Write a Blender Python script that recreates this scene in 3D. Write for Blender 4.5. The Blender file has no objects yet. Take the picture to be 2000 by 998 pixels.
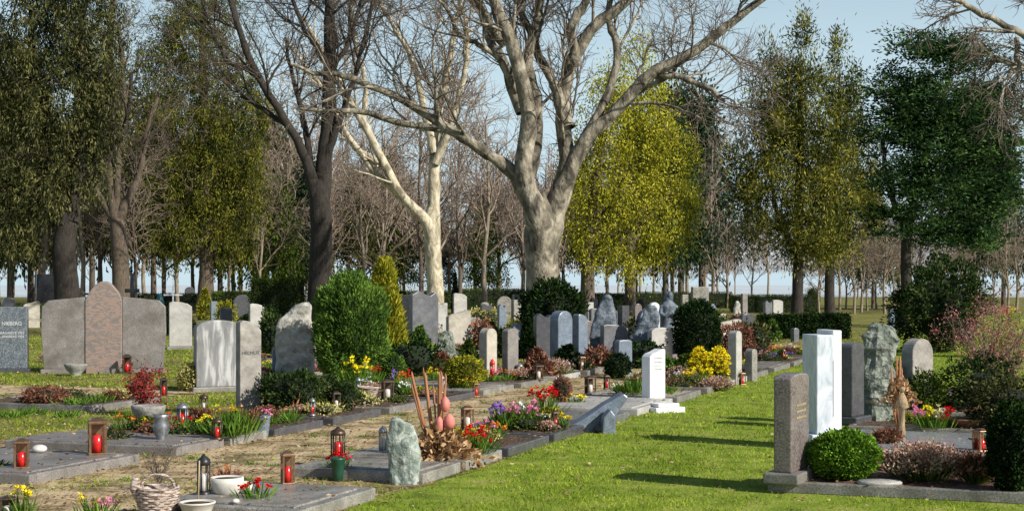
import bpy, math, random
import numpy as np
from mathutils import Vector, Matrix, noise as mnoise
rng=np.random.default_rng(11); random.seed(11)
F=2900.;H=1.9;HV=555.
TH=math.radians(20)
AX=np.array([math.sin(TH),math.cos(TH)]); BX=np.array([math.cos(TH),-math.sin(TH)])
A0=np.array([-1.2,13.1]); B0=np.array([-4.0,15.5]); R0=np.array([2.42,13.8])
ZT=.10
sc=bpy.context.scene; COL=sc.collection

# ---------------------------------------------------------------- materials
def nodes(name):
    m=bpy.data.materials.new(name); m.use_nodes=True
    nt=m.node_tree; nt.nodes.clear()
    out=nt.nodes.new('ShaderNodeOutputMaterial')
    return m,nt,out
def ramp(nt,stops):
    r=nt.nodes.new('ShaderNodeValToRGB'); e=r.color_ramp.elements
    while len(e)<len(stops): e.new(.5)
    for i,(p,c) in enumerate(stops): e[i].position=p; e[i].color=(c[0],c[1],c[2],1)
    return r
def mat(name,stops,scale=5,rough=.7,bump=0,metal=0,stretch=(1,1,1),speck=0,speckc=(.02,.02,.02),detail=6,dist=0,spec=.5,bscale=None,stain=0,bdist=.03):
    m,nt,out=nodes(name); N=nt.nodes; Lk=nt.links
    b=N.new('ShaderNodeBsdfPrincipled'); Lk.new(b.outputs[0],out.inputs[0])
    tc=N.new('ShaderNodeTexCoord'); mp=N.new('ShaderNodeMapping'); mp.inputs['Scale'].default_value=stretch
    Lk.new(tc.outputs['Object'],mp.inputs[0])
    n=N.new('ShaderNodeTexNoise'); n.inputs['Scale'].default_value=scale; n.inputs['Detail'].default_value=detail; n.inputs['Roughness'].default_value=.62
    n.inputs['Distortion'].default_value=dist
    Lk.new(mp.outputs[0],n.inputs['Vector'])
    r=ramp(nt,stops); Lk.new(n.outputs[0],r.inputs[0]); col=r.outputs[0]
    def mixdark(sc_,amt,cc,lo=.45,hi=.6):
        nonlocal col
        n2=N.new('ShaderNodeTexNoise'); n2.inputs['Scale'].default_value=sc_; n2.inputs['Detail'].default_value=4
        Lk.new(tc.outputs['Object'],n2.inputs['Vector'])
        r2=ramp(nt,[(lo,(0,0,0)),(hi,(1,1,1))]); Lk.new(n2.outputs[0],r2.inputs[0])
        mx=N.new('ShaderNodeMix'); mx.data_type='RGBA'; mx.inputs[7].default_value=(*cc,1)
        mth=N.new('ShaderNodeMath'); mth.operation='MULTIPLY'; mth.inputs[1].default_value=amt
        Lk.new(r2.outputs[0],mth.inputs[0]); Lk.new(mth.outputs[0],mx.inputs[0]); Lk.new(col,mx.inputs[6]); col=mx.outputs[2]
    if speck>0: mixdark(speck,.6,speckc)
    if stain>0: mixdark(2.3,stain,(.07,.06,.04),.48,.72)
    Lk.new(col,b.inputs['Base Color']); b.inputs['Roughness'].default_value=rough; b.inputs['Metallic'].default_value=metal
    b.inputs['Specular IOR Level'].default_value=spec
    if bump>0:
        n3=N.new('ShaderNodeTexNoise'); n3.inputs['Scale'].default_value=bscale or scale*2.5; n3.inputs['Detail'].default_value=6
        Lk.new(mp.outputs[0],n3.inputs['Vector'])
        bp=N.new('ShaderNodeBump'); bp.inputs['Strength'].default_value=min(1,bump); bp.inputs['Distance'].default_value=bdist
        Lk.new(n3.outputs[0],bp.inputs['Height']); Lk.new(bp.outputs[0],b.inputs['Normal'])
    return m
def leafmat(name,dark,mid,light,trans=.25,ns=1.2,rough=.6):
    m,nt,out=nodes(name); N=nt.nodes; Lk=nt.links
    g=N.new('ShaderNodeNewGeometry'); tc=N.new('ShaderNodeTexCoord')
    n=N.new('ShaderNodeTexNoise'); n.inputs['Scale'].default_value=ns; n.inputs['Detail'].default_value=3
    Lk.new(tc.outputs['Object'],n.inputs['Vector'])
    a=N.new('ShaderNodeMath'); a.operation='MULTIPLY'; a.inputs[1].default_value=.5; Lk.new(g.outputs['Random Per Island'],a.inputs[0])
    b=N.new('ShaderNodeMath'); b.operation='MULTIPLY_ADD'; b.inputs[1].default_value=1.3; b.inputs[2].default_value=-.4; Lk.new(n.outputs[0],b.inputs[0])
    s=N.new('ShaderNodeMath'); s.operation='ADD'; Lk.new(a.outputs[0],s.inputs[0]); Lk.new(b.outputs[0],s.inputs[1])
    r=ramp(nt,[(.2,dark),(.5,mid),(.8,light)]); Lk.new(s.outputs[0],r.inputs[0])
    d=N.new('ShaderNodeBsdfDiffuse'); Lk.new(r.outputs[0],d.inputs[0])
    t=N.new('ShaderNodeBsdfTranslucent'); Lk.new(r.outputs[0],t.inputs[0])
    mx=N.new('ShaderNodeMixShader'); mx.inputs[0].default_value=trans
    Lk.new(d.outputs[0],mx.inputs[1]); Lk.new(t.outputs[0],mx.inputs[2]); Lk.new(mx.outputs[0],out.inputs[0])
    return m
M={}
M['gran_grey']=mat('granite_grey',[(.3,(.2,.19,.165)),(.7,(.4,.375,.33))],6,.4,.05,speck=70,speckc=(.06,.06,.06),stain=.6)
M['gran_light']=mat('granite_light',[(.3,(.36,.35,.32)),(.7,(.58,.56,.52))],5,.5,.05,speck=80,speckc=(.18,.17,.16),stain=.35)
M['gran_dark']=mat('granite_dark',[(.3,(.03,.03,.035)),(.7,(.08,.08,.09))],8,.18,speck=90,speckc=(.14,.14,.15))
M['gran_speck']=mat('granite_speckled',[(.3,(.06,.075,.09)),(.7,(.12,.14,.16))],8,.3,speck=45,speckc=(.3,.33,.36))
M['gran_black']=mat('granite_black',[(.3,(.012,.012,.015)),(.7,(.03,.03,.035))],8,.12)
M['gran_blue']=mat('granite_blue',[(.3,(.11,.14,.185)),(.7,(.24,.285,.35))],6,.35,speck=60,speckc=(.06,.08,.1),stain=.3)
M['gran_brown']=mat('granite_brown',[(.3,(.17,.155,.14)),(.7,(.31,.285,.26))],4,.45,.05,speck=60,speckc=(.09,.08,.08),stain=.5)
M['gran_redbrown']=mat('granite_redbrown',[(.3,(.07,.055,.05)),(.7,(.19,.155,.14))],6,.25,.03,speck=55,speckc=(.28,.25,.24))
M['gran_slate']=mat('granite_slate',[(.3,(.10,.105,.115)),(.7,(.22,.225,.235))],6,.3,speck=60,speckc=(.05,.05,.06),stain=.3)
M['gran_swirl']=mat('granite_swirled',[(.25,(.17,.13,.11)),(.45,(.32,.225,.18)),(.55,(.16,.145,.135)),(.75,(.33,.28,.25))],3,.4,0,stretch=(1,1,2.5),dist=2.5)
M['gran_drape']=mat('granite_streaked',[(.3,(.11,.115,.12)),(.5,(.22,.22,.22)),(.62,(.46,.46,.45))],3.5,.6,.1,stretch=(2.2,2.2,.4),dist=.6,stain=.3)
M['marble']=mat('marble_white',[(.3,(.7,.71,.72)),(.7,(.84,.84,.82))],4,.4,.03,dist=1)
M['marble_grey']=mat('marble_veined',[(.3,(.34,.39,.44)),(.5,(.58,.62,.66)),(.7,(.76,.78,.8))],5,.35,0,dist=2,stretch=(1,1,.5))
M['sand_stone']=mat('sandstone',[(.3,(.32,.29,.24)),(.7,(.5,.46,.38))],7,.85,.3,stain=.4)
M['weather']=mat('weathered_stone',[(.3,(.16,.15,.13)),(.55,(.32,.3,.265)),(.75,(.46,.43,.38))],5,.85,.4,stain=.5)
M['rock']=mat('rock_pale',[(.28,(.14,.14,.12)),(.46,(.36,.35,.31)),(.66,(.6,.57,.5))],5,.85,.9,dist=.6,stain=.4)
M['rock_green']=mat('rock_green',[(.28,(.06,.085,.07)),(.46,(.17,.21,.18)),(.58,(.38,.41,.365)),(.74,(.58,.57,.5))],7,.75,.9,dist=1.2)
M['rock_moss']=mat('rock_grey_green',[(.3,(.05,.065,.05)),(.48,(.15,.175,.14)),(.6,(.28,.3,.25)),(.74,(.5,.5,.44))],6,.85,1,dist=1.2,bdist=.06)
M['rock_blue']=mat('rock_blue',[(.3,(.04,.05,.065)),(.55,(.12,.15,.18)),(.75,(.3,.32,.34))],5,.6,.9,dist=1)
M['kerb']=mat('kerb_granite',[(.3,(.15,.14,.125)),(.7,(.31,.29,.26))],5,.5,.05,speck=60,speckc=(.05,.05,.05),stain=.6)
M['slab_sky_tint']=mat('polished_slab',[(.3,(.26,.28,.31)),(.7,(.42,.44,.47))],5,.18,0,speck=70,speckc=(.12,.13,.14))  # pale blue sky reflection painted into the base colour
M['soil']=mat('soil',[(.3,(.035,.02,.012)),(.6,(.11,.065,.035)),(.75,(.22,.14,.08))],18,.95,1)
M['mulch']=mat('bark_mulch',[(.3,(.05,.022,.013)),(.55,(.18,.085,.05)),(.75,(.34,.2,.13))],30,.95,1)
M['gravel']=mat('gravel',[(.3,(.28,.24,.18)),(.6,(.55,.48,.38)),(.75,(.68,.62,.53))],45,.95,1)
M['path']=mat('sandy_path',[(.34,(.10,.10,.03)),(.43,(.24,.17,.08)),(.53,(.46,.34,.19)),(.7,(.62,.49,.31))],2.2,.95,.6,bscale=30,detail=14)
M['litter_soil']=mat('leaf_litter_soil',[(.32,(.07,.085,.018)),(.44,(.16,.12,.05)),(.57,(.30,.21,.10)),(.73,(.46,.35,.2))],3,.95,.7,bscale=28,detail=14)
M['bark_dark']=mat('bark_dark',[(.3,(.012,.010,.008)),(.7,(.055,.044,.034))],6,.95,1,stretch=(3,3,.6))
M['bark_mid']=mat('bark_brown',[(.3,(.045,.034,.024)),(.7,(.17,.13,.095))],6,.95,1,stretch=(3,3,.6))
M['bark_light_tint']=mat('bark_brown_light_tint',[(.3,(.14,.11,.08)),(.7,(.34,.28,.21))],6,.95,.6,stretch=(3,3,.6))  # brown bark lightened in its colour for sunlight and distance haze
M['bark_plane']=mat('bark_plane',[(.36,(.045,.038,.027)),(.44,(.105,.09,.065)),(.51,(.19,.165,.12)),(.58,(.29,.255,.19)),(.69,(.44,.395,.31))],2.4,.85,1,stretch=(1,1,.6),dist=.8,bscale=6,detail=10,bdist=.1)
M['bark_plane2']=mat('bark_plane_pale',[(.34,(.15,.125,.085)),(.45,(.34,.295,.205)),(.56,(.53,.465,.335)),(.7,(.63,.57,.43))],2.8,.85,1,dist=.8,bscale=8,detail=10,stretch=(1,1,.5),bdist=.06)
M['twig']=mat('twig_brown',[(.3,(.075,.058,.042)),(.7,(.23,.18,.135))],2,.9)
M['twig_far']=mat('twig_far',[(.3,(.14,.10,.075)),(.7,(.34,.26,.2))],.5,.9)
M['bronze']=mat('bronze',[(.3,(.16,.09,.05)),(.7,(.34,.2,.12))],20,.38,0,metal=.8)
M['bronze_dark']=mat('bronze_dark',[(.3,(.05,.035,.025)),(.7,(.12,.08,.055))],20,.4,0,metal=.6)
M['zinc']=mat('zinc',[(.3,(.16,.17,.175)),(.7,(.34,.35,.36))],20,.4,0,metal=.7)
M['iron']=mat('iron_black',[(.3,(.015,.015,.017)),(.7,(.04,.04,.045))],20,.4,0,metal=.3)
M['candle']=mat('candle_red',[(.3,(.5,.01,.01)),(.7,(.7,.03,.02))],10,.25)
M['candle_white']=mat('candle_white',[(.3,(.5,.46,.4)),(.7,(.62,.58,.52))],10,.4)
M['candle_p']=mat('pink_wax',[(.3,(.5,.12,.1)),(.7,(.66,.24,.19))],14,.6)
M['white']=mat('white_ceramic',[(.3,(.55,.52,.46)),(.7,(.72,.7,.63))],8,.5,stain=.3)
M['terra']=mat('terracotta',[(.3,(.22,.10,.05)),(.7,(.36,.17,.09))],8,.7,.2)
M['greenpl']=mat('green_plastic',[(.3,(.01,.05,.03)),(.7,(.02,.09,.05))],8,.35)
M['concrete']=mat('cast_stone',[(.3,(.16,.155,.14)),(.7,(.33,.32,.29))],12,.85,.5)
M['wicker']=mat('wicker',[(.38,(.14,.09,.07)),(.47,(.42,.32,.26)),(.6,(.7,.6,.52))],14,.8,.8,stretch=(1,1,5))
M['straw']=mat('straw',[(.35,(.2,.13,.06)),(.6,(.46,.34,.2))],20,.9,.4,stretch=(4,4,.5))
M['wood']=mat('wood_orange',[(.3,(.22,.085,.035)),(.7,(.4,.17,.07))],6,.6,stretch=(4,4,.6))
M['gold']=mat('inscription_gold',[(.3,(.35,.27,.15)),(.7,(.5,.4,.24))],6,.5)
M['letter_w']=mat('inscription_white',[(.3,(.6,.6,.58)),(.7,(.7,.7,.68))],6,.6)
M['letter_d']=mat('inscription_dark',[(.3,(.06,.06,.06)),(.7,(.1,.1,.1))],6,.6)
M['letter_g']=mat('inscription_grey',[(.3,(.3,.3,.3)),(.7,(.4,.4,.4))],6,.6)
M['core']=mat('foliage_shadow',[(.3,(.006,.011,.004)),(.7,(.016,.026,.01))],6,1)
M['yellowthing']=mat('yellow_panel',[(.3,(.6,.45,.02)),(.7,(.7,.55,.04))],2,.7)
M['haze_paint']=mat('field_haze_paint',[(.3,(.42,.47,.5)),(.7,(.56,.61,.64))],.02,1,spec=.1)  # distance haze put into a pale ground colour
M['blue']=mat('teal_enamel',[(.3,(.01,.07,.09)),(.7,(.03,.13,.16))],6,.4)
L={}
L['thuja']=leafmat('leaf_thuja',(.025,.055,.012),(.085,.165,.03),(.22,.34,.055),ns=3)
L['thuja_y']=leafmat('leaf_golden',(.10,.11,.012),(.29,.29,.025),(.5,.46,.05),ns=2)
L['yellow_tree']=leafmat('leaf_yellowgreen',(.09,.10,.014),(.38,.37,.035),(.74,.69,.09),trans=.4,ns=1.1)
L['olive']=leafmat('leaf_olive',(.014,.020,.008),(.07,.078,.028),(.24,.225,.085),ns=.9)
L['ivyt']=leafmat('leaf_moss',(.014,.022,.006),(.08,.092,.016),(.28,.27,.045),ns=1)
L['cypress']=leafmat('leaf_cypress',(.016,.024,.007),(.10,.112,.024),(.40,.37,.07),ns=.8)
L['pine']=leafmat('leaf_pine',(.007,.020,.009),(.034,.078,.028),(.13,.21,.06),ns=1.1)
L['fir']=leafmat('leaf_fir',(.01,.022,.014),(.03,.055,.03),(.08,.12,.055),ns=.8)
L['yew']=leafmat('leaf_yew',(.004,.010,.004),(.012,.028,.008),(.04,.07,.018),trans=.1,ns=3)
L['box']=leafmat('leaf_box',(.03,.07,.008),(.10,.21,.02),(.24,.40,.045),ns=6)
L['hedge']=leafmat('leaf_hedge',(.02,.035,.007),(.065,.10,.018),(.17,.22,.04),ns=1)
L['darkshrub']=leafmat('leaf_dark_shrub',(.008,.018,.006),(.03,.055,.016),(.12,.16,.05),ns=2)
L['variegated']=leafmat('leaf_cream',(.14,.13,.03),(.45,.41,.12),(.75,.7,.33),ns=5)
L['redleaf']=leafmat('leaf_red',(.09,.01,.012),(.3,.035,.035),(.5,.1,.07),ns=6)
L['rust']=leafmat('leaf_rust',(.08,.035,.022),(.24,.11,.07),(.4,.2,.13),ns=5)
L['bud']=leafmat('leaf_pink_bud',(.14,.04,.04),(.38,.13,.13),(.58,.28,.24),ns=5)
L['heather']=leafmat('leaf_heather',(.22,.11,.08),(.5,.3,.23),(.72,.54,.43),ns=8)
L['tuft']=leafmat('leaf_bulb',(.03,.07,.01),(.10,.2,.025),(.22,.36,.06),ns=5)
L['dry']=leafmat('leaf_dry',(.14,.07,.03),(.42,.25,.12),(.7,.5,.3),ns=8)
L['litter']=leafmat('leaf_litter',(.09,.05,.024),(.28,.18,.09),(.6,.46,.28),ns=3)
L['grass']=leafmat('grass_blade',(.10,.15,.014),(.235,.33,.03),(.42,.5,.06),trans=.3,ns=.9)
L['wood_far']=leafmat('twig_haze_tint',(.10,.08,.065),(.24,.19,.15),(.40,.34,.29),trans=.1,ns=.25)  # twig browns lightened to paint distance haze into them
L['wood_haze_tint']=leafmat('twig_pale_haze_tint',(.28,.27,.26),(.42,.40,.39),(.54,.52,.51),trans=.1,ns=.2)  # far-off haze painted into the pale twig colour
def fl(n,c): return leafmat('petal_'+n,tuple(x*.6 for x in c),c,tuple(min(.95,x*1.25+.03) for x in c),trans=.3,ns=8)
P_={'yellow':fl('yellow',(.95,.72,.02)),'red':fl('red',(.7,.01,.015)),'pink':fl('pink',(.9,.3,.48)),'purple':fl('purple',(.33,.16,.65)),
   'white':fl('white',(.85,.85,.8)),'orange':fl('orange',(.9,.3,.04)),'cream':fl('cream',(.8,.7,.45))}

# ---------------------------------------------------------------- mesh tools
def mesh_np(name,parts,mats):
    me=bpy.data.meshes.new(name)
    Vs=[];Fs=[];ms=[];sm=[];o=0
    for V,Fc,mi,s in parts:
        Vs.append(V);Fs.append(Fc+o);ms.append(np.full(len(Fc),mi));sm.append(np.full(len(Fc),s));o+=len(V)
    V=np.concatenate(Vs).astype(np.float32);Fc=np.concatenate(Fs).astype(np.int32);k=Fc.shape[1]
    me.vertices.add(len(V)); me.vertices.foreach_set('co',V.ravel())
    me.loops.add(Fc.size); me.loops.foreach_set('vertex_index',Fc.ravel())
    me.polygons.add(len(Fc)); me.polygons.foreach_set('loop_start',np.arange(len(Fc),dtype=np.int32)*k)
    me.polygons.foreach_set('material_index',np.concatenate(ms).astype(np.int32))
    me.polygons.foreach_set('use_smooth',np.concatenate(sm).astype(bool))
    for m in mats: me.materials.append(m)
    me.update(calc_edges=True); return me
def nrm(a): return a/np.maximum(np.linalg.norm(a,axis=-1,keepdims=True),1e-9)
def cards(C,Ln,W,dirs=None,flat=False):
    N=len(C); d=rng.normal(size=(N,3)) if dirs is None else dirs
    if flat: d=d.copy(); d[:,2]*=.12
    d=nrm(d); r=rng.normal(size=(N,3))
    if flat: r=np.tile([0,0,1.],(N,1))+r*.25
    s=nrm(np.cross(d,r)); Ln=np.broadcast_to(Ln,(N,))[:,None]; W=np.broadcast_to(W,(N,))[:,None]
    V=np.stack([C,C+d*Ln*.5+s*W*.5,C+d*Ln,C+d*Ln*.5-s*W*.5],1).reshape(-1,3)
    return V,np.arange(4*N).reshape(N,4)
def tubes(P,R,s):
    m,n,_=P.shape
    T=nrm(np.gradient(P,axis=1)); mt=nrm(T.mean(1)); ax=np.argmin(np.abs(mt),1); ref=np.eye(3)[ax][:,None,:]
    A=nrm(np.cross(T,np.broadcast_to(ref,T.shape))); B=np.cross(T,A)
    th=np.arange(s)*2*np.pi/s
    V=P[:,:,None]+R[:,:,None,None]*(np.cos(th)[None,None,:,None]*A[:,:,None]+np.sin(th)[None,None,:,None]*B[:,:,None])
    idx=np.arange(m*n*s).reshape(m,n,s)
    a=idx[:,:-1];b=idx[:,1:]
    Fc=np.stack([a,np.roll(a,-1,2),np.roll(b,-1,2),b],-1).reshape(-1,4)
    return V.reshape(-1,3),Fc
def resample(P,n=16):
    P=np.array(P,float); k=len(P)
    Q=np.vstack([2*P[0]-P[1],P,2*P[-1]-P[-2]]); out=[]
    for t in np.linspace(0,k-1-1e-6,n):
        i=int(t);f=t-i;p0,p1,p2,p3=Q[i],Q[i+1],Q[i+2],Q[i+3]
        out.append(.5*((2*p1)+(-p0+p2)*f+(2*p0-5*p1+4*p2-p3)*f*f+(-p0+3*p1-3*p2+p3)*f**3))
    return np.array(out)
def kids(P,R,k,l0,l1,ang=(.5,1.1),n=6,rr=.6,wig=.18,up=.05,tmin=.2,rmin=.01,rmax=1):
    m,n0,_=P.shape; idx=np.repeat(np.arange(m),k); N=len(idx)
    t=rng.uniform(tmin,.98,N)*(n0-1); i=t.astype(int); f=(t-i)[:,None]
    base=P[idx,i]*(1-f)+P[idx,i+1]*f; rad=R[idx,i]*(1-f[:,0])+R[idx,i+1]*f[:,0]
    T=nrm(P[idx,i+1]-P[idx,i]); pr=nrm(np.cross(T,rng.normal(size=(N,3))))
    a=rng.uniform(*ang,N)[:,None]; d=T*np.cos(a)+pr*np.sin(a)
    ln=rng.uniform(l0,l1,N)*(1.15-.5*t/(n0-1)); pts=[base];p=base
    for j in range(n-1):
        d=nrm(d+rng.normal(size=(N,3))*wig+np.array([0,0,up])); p=p+d*(ln/(n-1))[:,None]; pts.append(p)
    r0=np.clip(rad*rr,rmin,rmax)
    return np.stack(pts,1), r0[:,None]*np.linspace(1,.35,n)[None]
class MB:
    def __init__(s): s.v=[];s.f=[];s.m=[];s.s=[]
    def add(s,V,Fc,mi=0,sm=False):
        o=len(s.v); s.v+= [tuple(map(float,p)) for p in V]
        for f in Fc: s.f.append([int(i)+o for i in f]); s.m.append(mi); s.s.append(sm)
        return s
    def box(s,c,z,mi=0,taper=1.,rz=0):
        V=[]
        for k,t in ((0,1.),(1,taper)):
            for x,y in ((-1,-1),(1,-1),(1,1),(-1,1)):
                px,py=x*z[0]/2*t,y*z[1]/2*t
                V.append((c[0]+px*math.cos(rz)-py*math.sin(rz),c[1]+px*math.sin(rz)+py*math.cos(rz),c[2]+k*z[2]))
        return s.add(V,[(3,2,1,0),(4,5,6,7),(0,1,5,4),(1,2,6,5),(2,3,7,6),(3,0,4,7)],mi)
    def lathe(s,prof,c=(0,0,0),n=18,mi=0,sm=True,sx=1,sy=1):
        V=[];Fc=[]
        for r,z in prof:
            for i in range(n):
                a=2*math.pi*i/n; V.append((c[0]+r*sx*math.cos(a),c[1]+r*sy*math.sin(a),c[2]+z))
        for j in range(len(prof)-1):
            for i in range(n): Fc.append((j*n+i,j*n+(i+1)%n,(j+1)*n+(i+1)%n,(j+1)*n+i))
        Fc.append(tuple(range(n))[::-1]); Fc.append(tuple((len(prof)-1)*n+i for i in range(n)))
        return s.add(V,Fc,mi,sm)
    def tube(s,P,R,n=8,mi=0):
        P=np.array([P],float);R=np.broadcast_to(np.array(R,float),(P.shape[1],))[None]
        V,Fc=tubes(P,R,n); Fc=[list(f) for f in Fc]; k=P.shape[1]
        Fc.append(list(range(n))[::-1]); Fc.append([(k-1)*n+i for i in range(n)])
        return s.add(V,Fc,mi,True)
    def ball(s,c,r,mi=0,n=12,sz=1):
        pr=[(max(.001,r*math.sin(math.pi*i/8)),-r*sz*math.cos(math.pi*i/8)) for i in range(9)]
        return s.lathe(pr,c,n,mi)
    def prism(s,o,d,mi=0,y=0,z=0,x=0):
        n=len(o); V=[(x+p[0],y-d/2,z+p[1]) for p in o]+[(x+p[0],y+d/2,z+p[1]) for p in o]
        Fc=[list(range(n)),list(range(2*n-1,n-1,-1))]+[(i+n,(i+1)%n+n,(i+1)%n,i) for i in range(n)]
        return s.add(V,Fc,mi)
    def mesh(s,name,mats):
        me=bpy.data.meshes.new(name); me.from_pydata(s.v,[],s.f)
        for m in mats: me.materials.append(m)
        me.polygons.foreach_set('material_index',s.m); me.polygons.foreach_set('use_smooth',s.s); me.update(); return me

def link(o): COL.objects.link(o); return o
def tag(o,label,cat,group=None):
    if len(label.split())<4: label+=' in the cemetery'
    o['label']=label;o['category']=cat
    if group:o['group']=group
    return o
def thing(name,label,cat,loc,rz=0,group=None):
    e=bpy.data.objects.new(name,None); e.empty_display_size=.1; e.location=loc; e.rotation_euler=(0,0,rz)
    return link(tag(e,label,cat,group))
def part(par,name,me,bev=0,label=None,loc=(0,0,0),rot=(0,0,0)):
    o=bpy.data.objects.new(name,me); o.parent=par; o.location=loc;o.rotation_euler=rot
    if bev:
        b=o.modifiers.new('Bevel','BEVEL'); b.width=bev; b.segments=2; b.limit_method='ANGLE'
    if label:o['label']=label
    return link(o)
def solo(name,me,label,cat,loc,rz=0,group=None,bev=0):
    o=bpy.data.objects.new(name,me); o.location=loc;o.rotation_euler=(0,0,rz)
    if bev:
        b=o.modifiers.new('Bevel','BEVEL'); b.width=bev; b.segments=2; b.limit_method='ANGLE'
    return link(tag(o,label,cat,group))
def structure(name,me,loc=(0,0,0)):
    o=bpy.data.objects.new(name,me); o.location=loc; o['kind']='structure'; o['label']=name.replace('_',' ')+' of the cemetery grounds'; o['category']=name.replace('_',' '); return link(o)

# ---------------------------------------------------------------- grave plots
PLOTS=[];KINDS=[]
def inplot(X,Y,mg=0):
    for c,Lb,W,z in PLOTS:
        q=np.array([X,Y])-c; a=q@AX; b=-(q@BX)
        if -mg<=a<=W+mg and -mg<=b<=Lb+mg: return z
    return None
def place(u,v):
    D=(H-ZT)*F/(v-HV); X=(u-1000)/F*D
    if inplot(X,D) is not None: return X,D,ZT
    D=H*F/(v-HV); X=(u-1000)/F*D
    return X,D,(ZT if inplot(X,D) is not None else 0.)
def plot(corner,Lb,W,kind,kerbm='kerb',lab=None):
    """corner = near right corner; extends Lb to -b and W to +a"""
    corner=np.array(corner,float); PLOTS.append((corner,Lb,W,ZT)); KINDS.append(kind)
    e=thing('grave_plot',lab or {'slab':'polished granite grave cover slab on stone base','soil':'grave bed of dark soil inside granite kerb','mulch':'grave bed of reddish bark mulch with stone kerb','gravel':'grave bed of pale gravel inside granite kerb'}[kind],'grave',(corner[0],corner[1],0),-TH,'grave plots in rows')
    k=.10
    b=MB()
    b.box((-Lb/2,k/2,0),(Lb,k,.105)).box((-Lb/2,W-k/2,0),(Lb,k,.11)).box((-k/2,W/2,0),(k,W-2*k-.004,.108)).box((-Lb+k/2,W/2,0),(k,W-2*k-.004,.108))
    part(e,'kerb',b.mesh('kerb',[M[kerbm]]),.012)
    iw,il=W-2*k-.006,Lb-2*k-.006
    if kind=='slab':
        part(e,'base',MB().box((-Lb/2,W/2,0),(il,iw,.06)).mesh('base',[M['soil']]))
        part(e,'cover_slab',MB().box((-Lb/2+.0,W/2,.062),(il-.03,iw-.03,.055)).mesh('cover_slab',[M[kerbm]]),.012)
    else:
        g=18; xs=np.linspace(-il/2,il/2,g);ys=np.linspace(-iw/2,iw/2,g);V=[];Fc=[]
        for i in range(g):
            for j in range(g):
                V.append((-Lb/2+xs[i],W/2+ys[j],.07+.045*rng.random()))
        for i in range(g-1):
            for j in range(g-1): Fc.append((i*g+j,(i+1)*g+j,(i+1)*g+j+1,i*g+j+1))
        part(e,'bed',MB().add(V,Fc,0,True).mesh('bed',[M[kind]]))
    return e
def rowA(t0,t1,Lb,kind,k='kerb',lab=None): return plot(A0+AX*t0,Lb,t1-t0,kind,k,lab)
def rowB(t0,t1,Lb,kind,k='kerb',lab=None): return plot(B0+AX*t0,Lb,t1-t0,kind,k,lab)
def rowR(t0,t1,Lb,kind,k='kerb',lab=None): return plot(R0+AX*t0+BX*Lb,Lb,t1-t0,kind,k,lab)
rowA(-1.4,0,1.35,'slab','gran_grey'); rowA(1.05,2.0,1.45,'slab','gran_grey'); rowA(2.15,3.2,1.45,'slab','gran_grey'); rowA(3.4,4.8,1.5,'soil','gran_dark'); rowA(5.0,6.2,1.4,'soil','gran_dark')
rowA(6.5,8.3,1.5,'slab','gran_slate'); rowA(8.8,10.9,1.6,'slab','gran_light'); rowA(11.2,12.9,1.6,'gravel'); rowA(13.4,14.9,1.6,'soil'); rowA(15.4,17,1.6,'soil','gran_light'); rowA(17.6,19.2,1.6,'soil'); rowA(20,22,1.6,'slab'); rowA(22.6,24.4,1.6,'soil'); rowA(25,27,1.6,'soil')
rowB(-1.6,.2,2.6,'slab','gran_brown'); rowB(.9,1.9,2.3,'slab','gran_brown'); rowB(2.05,2.9,2.2,'soil','gran_grey'); rowB(3.1,4.4,2.2,'soil','gran_dark'); rowB(4.7,6.2,2.2,'soil','gran_dark'); rowB(6.5,8.1,2.2,'soil'); rowB(8.5,9.9,2.2,'soil','gran_dark')
rowB(10.3,11.8,2.2,'slab','gran_grey'); rowB(12.2,13.7,2.2,'soil'); rowB(14.2,15.8,2.2,'soil','gran_light'); rowB(16.3,17.8,2.2,'gravel'); rowB(18.4,20,2.2,'soil'); rowB(20.6,22.4,2.2,'slab'); rowB(23,24.8,2.2,'soil')
rowR(-.25,1.6,2.9,'mulch','kerb'); rowR(2.5,4.9,3.2,'slab','slab_sky_tint','pale polished granite grave slab, sky reflection in its tint'); rowR(5.4,7.4,3.0,'soil'); rowR(7.9,9.8,3.0,'soil'); rowR(10.3,12.3,3,'soil')
C0=np.array([-6.0,22.5])
for t0,t1,k in ((-.6,1.2,'soil'),(7.2,9.2,'gravel')): plot(C0+AX*t0,2.4 if t0<5 else 3.2,t1-t0,k)
for cc,t in ((-8.2,13),(-8.2,15.5),(-8.2,18),(-8.4,21),(-11.5,20),(-5.5,26),(-5.5,29),(-9,25),(-12,26)): plot(A0+AX*t+BX*cc,2.1,1.5,'soil')

# ---------------------------------------------------------------- ground
def sheet(name,pts,z,m):
    me=MB().add([(p[0],p[1],z) for p in pts],[list(range(len(pts)))]).mesh(name,[m]); return structure(name,me)
gm,nt,out=nodes('ground_turf'); N=nt.nodes;Lk=nt.links
b=N.new('ShaderNodeBsdfPrincipled'); b.inputs['Roughness'].default_value=.95; b.inputs['Specular IOR Level'].default_value=.1; Lk.new(b.outputs[0],out.inputs[0])
tc=N.new('ShaderNodeTexCoord'); n1=N.new('ShaderNodeTexNoise'); n1.inputs['Scale'].default_value=.6;n1.inputs['Detail'].default_value=10; n1.inputs['Roughness'].default_value=.7
Lk.new(tc.outputs['Object'],n1.inputs['Vector'])
r=ramp(nt,[(.3,(.07,.095,.016)),(.45,(.15,.175,.03)),(.56,(.24,.20,.08)),(.7,(.34,.27,.14))]); Lk.new(n1.outputs[0],r.inputs[0]); Lk.new(r.outputs[0],b.inputs['Base Color'])
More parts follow.
